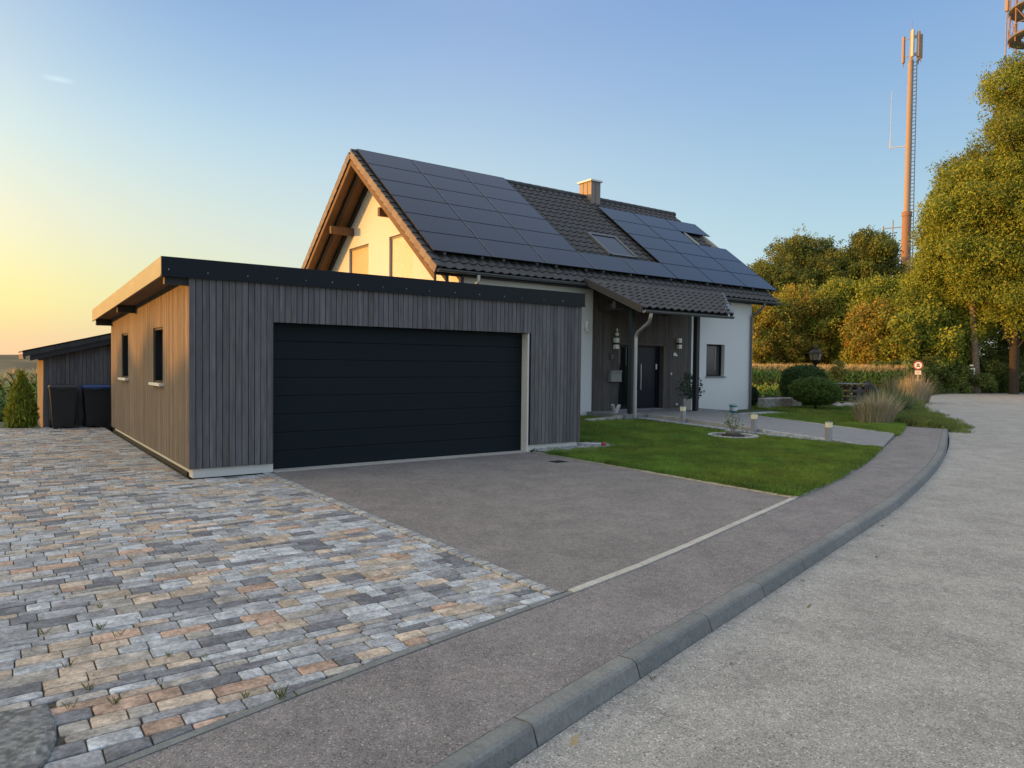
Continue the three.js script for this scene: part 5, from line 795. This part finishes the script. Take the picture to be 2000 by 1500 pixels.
// road sign: no motor vehicles, with a plate below
{
  const s = thing('road_sign', 'round red-rimmed no-vehicles sign with a white plate below, beside the road', 'road sign', [48.4, -0.15, -11.75]), cv = document.createElement('canvas'); cv.width = cv.height = 256; const x = cv.getContext('2d');
  x.fillStyle = '#a63228'; x.fillRect(0, 0, 256, 256); x.fillStyle = '#f2efe6'; x.beginPath(); x.arc(128, 128, 96, 0, 7); x.fill(); x.fillStyle = '#151515';
  x.beginPath(); x.arc(104, 112, 15, 0, 7); x.arc(152, 112, 15, 0, 7); x.fill(); x.fillRect(96, 86, 64, 16); x.beginPath(); x.arc(128, 78, 12, 0, 7); x.fill(); x.fillRect(80, 146, 96, 22); x.fillRect(100, 132, 56, 16); x.beginPath(); x.arc(98, 170, 11, 0, 7); x.arc(158, 170, 11, 0, 7); x.fill();
  const t = new THREE.CanvasTexture(cv); t.colorSpace = THREE.SRGBColorSpace; const turn = Math.atan2(-2.367 - 48.4, 11.299 + 11.75);
  const pivot = g => { g.rotateY(turn); return g; };
  local('pole', rod([0, 0, 0], [0, 2.42, 0], 0.03, 0.03, 10), M.zinc, s);
  const disc = new THREE.CylinderGeometry(0.31, 0.31, 0.02, 32); disc.rotateX(Math.PI / 2); disc.translate(0, 2.1, 0.05); local('disc', pivot(planar(disc)), M.zinc, s);
  const face = new THREE.CircleGeometry(0.30, 32); face.translate(0, 2.1, 0.063); local('face', pivot(face), std(1, 1, 1, 0.5, { map: t }), s);
  const c2 = document.createElement('canvas'); c2.width = 128; c2.height = 96; const y = c2.getContext('2d'); y.fillStyle = '#ece8dc'; y.fillRect(0, 0, 128, 96); y.strokeStyle = '#222'; y.lineWidth = 3; y.strokeRect(5, 5, 118, 86); y.fillStyle = '#333'; y.fillRect(24, 30, 80, 7); y.fillRect(34, 54, 60, 7);
  const t2 = new THREE.CanvasTexture(c2); t2.colorSpace = THREE.SRGBColorSpace; local('plate', pivot(rbx(-0.20, 0.20, 1.46, 1.76, 0.04, 0.055, 0.004)), M.zinc, s); const f2 = new THREE.PlaneGeometry(0.39, 0.29); f2.translate(0, 1.61, 0.0575); local('plate_face', pivot(f2), std(1, 1, 1, 0.5, { map: t2 }), s);
  const w = thing('trail_sign', 'small square white sign fixed to the pale ash trunk', 'sign', [57.3, 1.35, -11.95]); local('board', pivot(rbx(-0.22, 0.22, 0, 0.46, -0.02, 0.02, 0.01)), M.white, w); local('emblem', pivot((() => { const g = new THREE.CircleGeometry(0.09, 20); g.translate(0, 0.26, 0.0225); return g; })()), M.black, w); local('roof', pivot(rbx(-0.12, 0.12, 0.60, 0.72, -0.03, 0.05, 0.02)), M.white, w);
}
// ---------------------------------------------------------------- corn
{
  const r = rng(90), mk = s => {
    const q = rng(s), pos = [], col = [], tri = (a, b, c, k) => { pos.push(...a, ...b, ...c); for (let i = 0; i < 3; i++) col.push(...k); };
    const G = [0.12, 0.235, 0.04], Y = [0.24, 0.22, 0.07], S = [0.15, 0.19, 0.06], Tn = [0.55, 0.42, 0.20];
    for (let k = 0; k < 3; k++) { const a = k * 2.1, b = a + 2.1, w = 0.014; tri([w * Math.cos(a), 0, w * Math.sin(a)], [w * Math.cos(b), 0, w * Math.sin(b)], [0, 1.8, 0], S); }
    for (let k = 0; k < 9; k++) { const h = 0.25 + k * 0.17, a = k * Math.PI * 0.97 + q() * 0.8, L = 0.5 + 0.25 * q(), w = 0.035, cx = Math.cos(a), cz = Math.sin(a), C = q() < (k < 3 ? 0.5 : 0.12) ? Y : G; let p = null; for (let i = 0; i <= 4; i++) { const t = i / 4, d = L * t, y = h + 0.38 * L * Math.sin(t * 2.6) - 0.2 * L * t * t, ww = w * Math.sin(Math.PI * (0.15 + 0.85 * t)) + 0.002, e = [[cx * d - cz * ww, y, cz * d + cx * ww], [cx * d + cz * ww, y, cz * d - cx * ww]]; if (p) { tri(p[0], p[1], e[0], C); tri(e[0], p[1], e[1], C); } p = e; } }
    for (let k = 0; k < 8; k++) { const a = q() * 6.3, l = 0.10 + 0.12 * q(), w = 0.014; tri([-w, 1.72, 0], [w, 1.72, 0], [l * Math.cos(a), 1.95 + 0.14 * q(), l * Math.sin(a)], Tn); tri([0, 1.72, -w], [0, 1.72, w], [l * Math.cos(a), 1.95 + 0.14 * q(), l * Math.sin(a)], Tn); }
    const g = new THREE.BufferGeometry(); g.setAttribute('position', new THREE.Float32BufferAttribute(pos, 3)); g.setAttribute('color', new THREE.Float32BufferAttribute(col, 3)); g.computeVertexNormals(); return planar(g);
  };
  const kinds = [mk(91), mk(92)], mat = std(1, 1, 1, 0.75, { vertexColors: true, side: THREE.DoubleSide }), o = new THREE.Object3D(), c = new THREE.Color();
  const field = (label, spots, k) => { const im = new THREE.InstancedMesh(kinds[k], mat, spots.length); im.name = numbered('corn_field'); tag(im, label, 'corn field'); im.userData.kind = 'stuff'; spots.forEach(([x, z, s], i) => { o.position.set(x, terrainY(x, z) - 0.02, z); o.rotation.set(0.06 * (r() - 0.5), r() * 6.3, 0.06 * (r() - 0.5)); o.scale.set(1, s * (0.92 + 0.16 * r()), 1); o.updateMatrix(); im.setMatrixAt(i, o.matrix); const t = 0.8 + 0.4 * r(); im.setColorAt(i, c.setRGB(t, t, t)); }); shadows(im); scene.add(im); };
  const a = []; for (let v = 0; v < 9; v += 0.7) for (let u = 0; u < 17.5; u += 0.2) { const t = u / 17.5; a.push([lerp(40.5, 50.0, t) + v * 0.85 + 0.08 * r(), lerp(-26.5, -13.2, t) - v * 0.5 + 0.08 * r(), 1.04]); }
  field('green corn field with golden tassels in front of the wood', a, 0);
  const b = []; for (let z = -19; z > -42; z -= 0.7) for (let x = -14; x < 5; x += 0.24) if (!(x > -1.4 && z > -14.2)) b.push([x + 0.08 * r(), z + 0.1 * r(), 0.98]);
  field('corn field behind the thuja and the shed on the falling slope', b, 1);
  const d = []; for (let x = -12; x > -20; x -= 0.7) for (let z = -13; z < 34; z += 0.3) d.push([x + 0.1 * r(), z + 0.1 * r(), 1.05]);  // unseen corn, added to keep the low sun off the near ground
  field('unseen corn field added left of the paving, shading drive and road', d, 0);
}
// stones along the open left edge of the paving
{
  const r = rng(95);
  { // flat quarried slab, split edges, let in flush with the paving
    const out = [[-2.62, 7.0], [-2.40, 6.99], [-2.20, 7.01], [-2.14, 7.04], [-2.12, 7.26], [-2.13, 7.44], [-2.16, 7.60], [-2.24, 7.75], [-2.45, 7.82], [-2.66, 7.8], [-2.7, 7.4]], pos = [], idx = [], n = out.length, cx = -2.42, cz = 7.38;
    for (const [k, y] of [[0.80, 0.020], [0.97, 0.014], [1.0, 0.004], [1.0, -0.1]]) for (const [x, z] of out) pos.push(cx + (x - cx) * k, y + (y > 0.01 ? 0.008 * (r() - 0.5) : 0), cz + (z - cz) * k); pos.push(cx, 0.022, cz);
    for (let a = 0; a < 3; a++) for (let k = 0; k < n; k++) { const p = a * n + k, q = a * n + (k + 1) % n; idx.push(p, p + n, q, q, p + n, q + n); } for (let k = 0; k < n; k++) idx.push(4 * n, k, (k + 1) % n);
    const g = geo(pos, idx), nn = g.attributes.normal; let up = 0; for (let i = 0; i < nn.count; i++) up += nn.getY(i); if (up < 0) { g.scale(1, 1, 1); const p = g.attributes.position.array; for (let i = 0; i < p.length; i += 9) for (let k = 0; k < 3; k++) { const t = p[i + 3 + k]; p[i + 3 + k] = p[i + 6 + k]; p[i + 6 + k] = t; } g.computeVertexNormals(); planar(g); }
    const vein = tex(512, 512, (i, j) => { const w = Math.abs(vnoise(i / 60 + 0.6 * vnoise(i / 20, j / 20, 99, 99, 98), j / 150, 99, 99, 99) - 0.5); return 165 + (vnoise(i / 14, j / 14, 40, 40, 97) - 0.5) * 90 + (hash(i, j, 96) - 0.5) * 50 + (w < 0.007 ? 55 : 0); }, 0.8, 0.8);
    single('stone_slab', g, std(0.46, 0.47, 0.46, 0.85, { map: vein, bumpMap: T.stoneBump, bumpScale: 0.006 }), 'flat dark grey veined stone slab at the lower left corner of the paving', 'stone slab');
  }
}
// ---------------------------------------------------------------- masts
{
  const x = 83.5, z = -29.4, m = thing('radio_mast', 'slim tubular radio mast with panel antennas rising behind the wood', 'mast', [x, terrainY(x, z), z]);
  local('lower_shaft', [rod([0, -1, 0], [0, 19.5, 0], 0.58, 0.48, 18), rod([0, 19.5, 0], [0, 20.0, 0], 0.54, 0.54, 18)], M.mastLow, m); local('shaft', [rod([0, 20, 0], [0, 37.2, 0], 0.36, 0.29, 18), rod([0, 37.2, 0], [0, 40.6, 0], 0.18, 0.15, 12)], M.mast, m);
  const lad = []; for (const s of [-0.22, 0.22]) lad.push(rod([0.58, 0, s + 0.35], [0.36, 37.5, s + 0.28], 0.05, 0.05, 5)); for (let y = 1; y < 37.4; y += 0.42) { const k = lerp(0.58, 0.36, y / 37.5); lad.push(rod([k, y, 0.10], [k, y, 0.54], 0.04, 0.04, 4)); } local('ladder', lad, M.mastGrey, m);
  for (const [a, b, h] of [[-0.85, 0.55, 3.6], [0.75, 0.45, 3.3], [0.25, 0.95, 3.2], [0.15, -0.95, 3.6], [-0.35, 0.95, 3.4]]) { local('panel_antenna', rbx(a - 0.17, a + 0.17, 37.3, 37.3 + h * 0.85, b - 0.14, b + 0.14, 0.07, 3), a < -0.5 ? M.antenna : M.mast, m); local('antenna_bracket', [rod([0, 37.9, 0], [a, 37.9, b], 0.05), rod([0, 39.9, 0], [a, 39.9, b], 0.05), rod([a, 36.9, b], [a, 37.3, b], 0.06)], M.mastGrey, m); }
  local('lightning_rod', rod([0, 40.5, 0], [0, 41.8, 0], 0.03), M.mastGrey, m);
  const u = new THREE.Vector3(-0.36, 0, -0.93);
  local('whip_antenna', [rod([0, 27.6, 0], [u.x * 1.9, 27.6, u.z * 1.9], 0.05), rod([u.x * 1.9, 27.5, u.z * 1.9], [u.x * 1.9, 28.4, u.z * 1.9], 0.06), rod([u.x * 1.9, 28.4, u.z * 1.9], [u.x * 1.9, 34.2, u.z * 1.9], 0.03, 0.02)], M.antenna, m);
  local('dipole_antenna', [rod([0, 18.3, 0], [u.x * 2.4, 18.3, u.z * 2.4], 0.05), rod([0, 16.4, 0], [u.x * 2.4, 16.4, u.z * 2.4], 0.05), rod([u.x * 2.4, 15.4, u.z * 2.4], [u.x * 2.4, 18.6, u.z * 2.4], 0.07), rod([u.x * 1.4, 15.8, u.z * 1.4], [u.x * 1.4, 19.2, u.z * 1.4], 0.06)], M.mastGrey, m);
  for (const y of [12.4, 13.6]) local('platform_bracket', [rod([u.x * 1.3, y, u.z * 1.3], [-u.x * 1.3, y, -u.z * 1.3], 0.06)], M.mastGrey, m);
}
{
  const x = 103.5, z = -23.0, m = thing('lattice_tower', 'lattice tower with round platforms and dish above the trees at the right edge', 'tower', [x, terrainY(x, z), z]), R = y => 2.4 - 0.012 * y;
  const legs = 4; for (let k = 0; k < legs; k++) { const a = k * Math.PI / 2 + 0.5; local('leg', rod([R(0) * Math.cos(a), 0, R(0) * Math.sin(a)], [R(56) * Math.cos(a), 56, R(56) * Math.sin(a)], 0.2, 0.16, 8), M.mast, m); }
  const br = []; for (let y = 0; y < 55; y += 3.5) for (let k = 0; k < legs; k++) { const a = k * Math.PI / 2 + 0.5, b = a + Math.PI / 2; br.push(rod([R(y) * Math.cos(a), y, R(y) * Math.sin(a)], [R(y + 3.5) * Math.cos(b), y + 3.5, R(y + 3.5) * Math.sin(b)], 0.07, 0.07, 5), rod([R(y) * Math.cos(a), y, R(y) * Math.sin(a)], [R(y) * Math.cos(b), y, R(y) * Math.sin(b)], 0.07, 0.07, 5)); } local('bracing', br, M.mastGrey, m);
  for (const y of [43.2, 46.7]) { local('platform', lathe([[2.3, y], [3.7, y], [3.7, y + 0.30], [2.3, y + 0.30], [2.3, y]], 0, 0, 0, 28), M.mastGrey, m); const rail = []; for (let k = 0; k < 28; k++) { const a = k / 28 * 2 * Math.PI; rail.push(rod([3.65 * Math.cos(a), y + 0.3, 3.65 * Math.sin(a)], [3.65 * Math.cos(a), y + 1.4, 3.65 * Math.sin(a)], 0.03, 0.03, 4)); } const t = new THREE.TorusGeometry(3.65, 0.04, 5, 40); t.rotateX(Math.PI / 2); t.translate(0, y + 1.4, 0); rail.push(planar(t)); local('railing', rail, M.mast, m); }
  const frame = []; for (let k = 0; k < 10; k++) { const a = k / 10 * 2 * Math.PI, b = a + 0.63; frame.push(rod([3.5 * Math.cos(a), 42.6, 3.5 * Math.sin(a)], [3.5 * Math.cos(a), 50.5, 3.5 * Math.sin(a)], 0.09, 0.09, 6), rod([3.5 * Math.cos(a), 43.4, 3.5 * Math.sin(a)], [3.5 * Math.cos(b), 46.7, 3.5 * Math.sin(b)], 0.05, 0.05, 5)); } local('outer_frame', frame, M.mastLow, m);
  const dish = lathe([[0.001, -0.10], [0.4, -0.05], [0.62, 0.06], [0.62, 0.12], [0.001, 0.16]], 0, 0, 0, 24); dish.rotateX(Math.PI / 2); dish.rotateY(-1.25); dish.translate(-2.8, 45.2, 0.6); local('dish', dish, M.antenna, m);
  for (const [a, h] of [[2.6, 7], [3.3, 8], [4.2, 6]]) local('pole_antenna', [rod([3.9 * Math.cos(a), 41.5, 3.9 * Math.sin(a)], [3.9 * Math.cos(a), 41.5 + h, 3.9 * Math.sin(a)], 0.09, 0.07, 6), rbx(3.9 * Math.cos(a) - 0.2, 3.9 * Math.cos(a) + 0.2, 47.0, 49.2, 3.9 * Math.sin(a) - 0.2, 3.9 * Math.sin(a) + 0.2, 0.08)], M.mast, m);
}
// far copses in the valley
{ const G = 'copses in the valley'; [[-2, -420, 9, 'left'], [6, -430, 8, 'middle'], [17, -470, 10, 'right']].forEach(([x, z, h, l]) => tree(`small dark field copse far off in the valley, ${l} one`, x, z, h, h * 0.8, { cols: [[0.05, 0.06, 0.03]], n: 400, base: 0.0, leaf: 3.5, puffs: 12, group: G })); }

renderer.render(scene, camera);
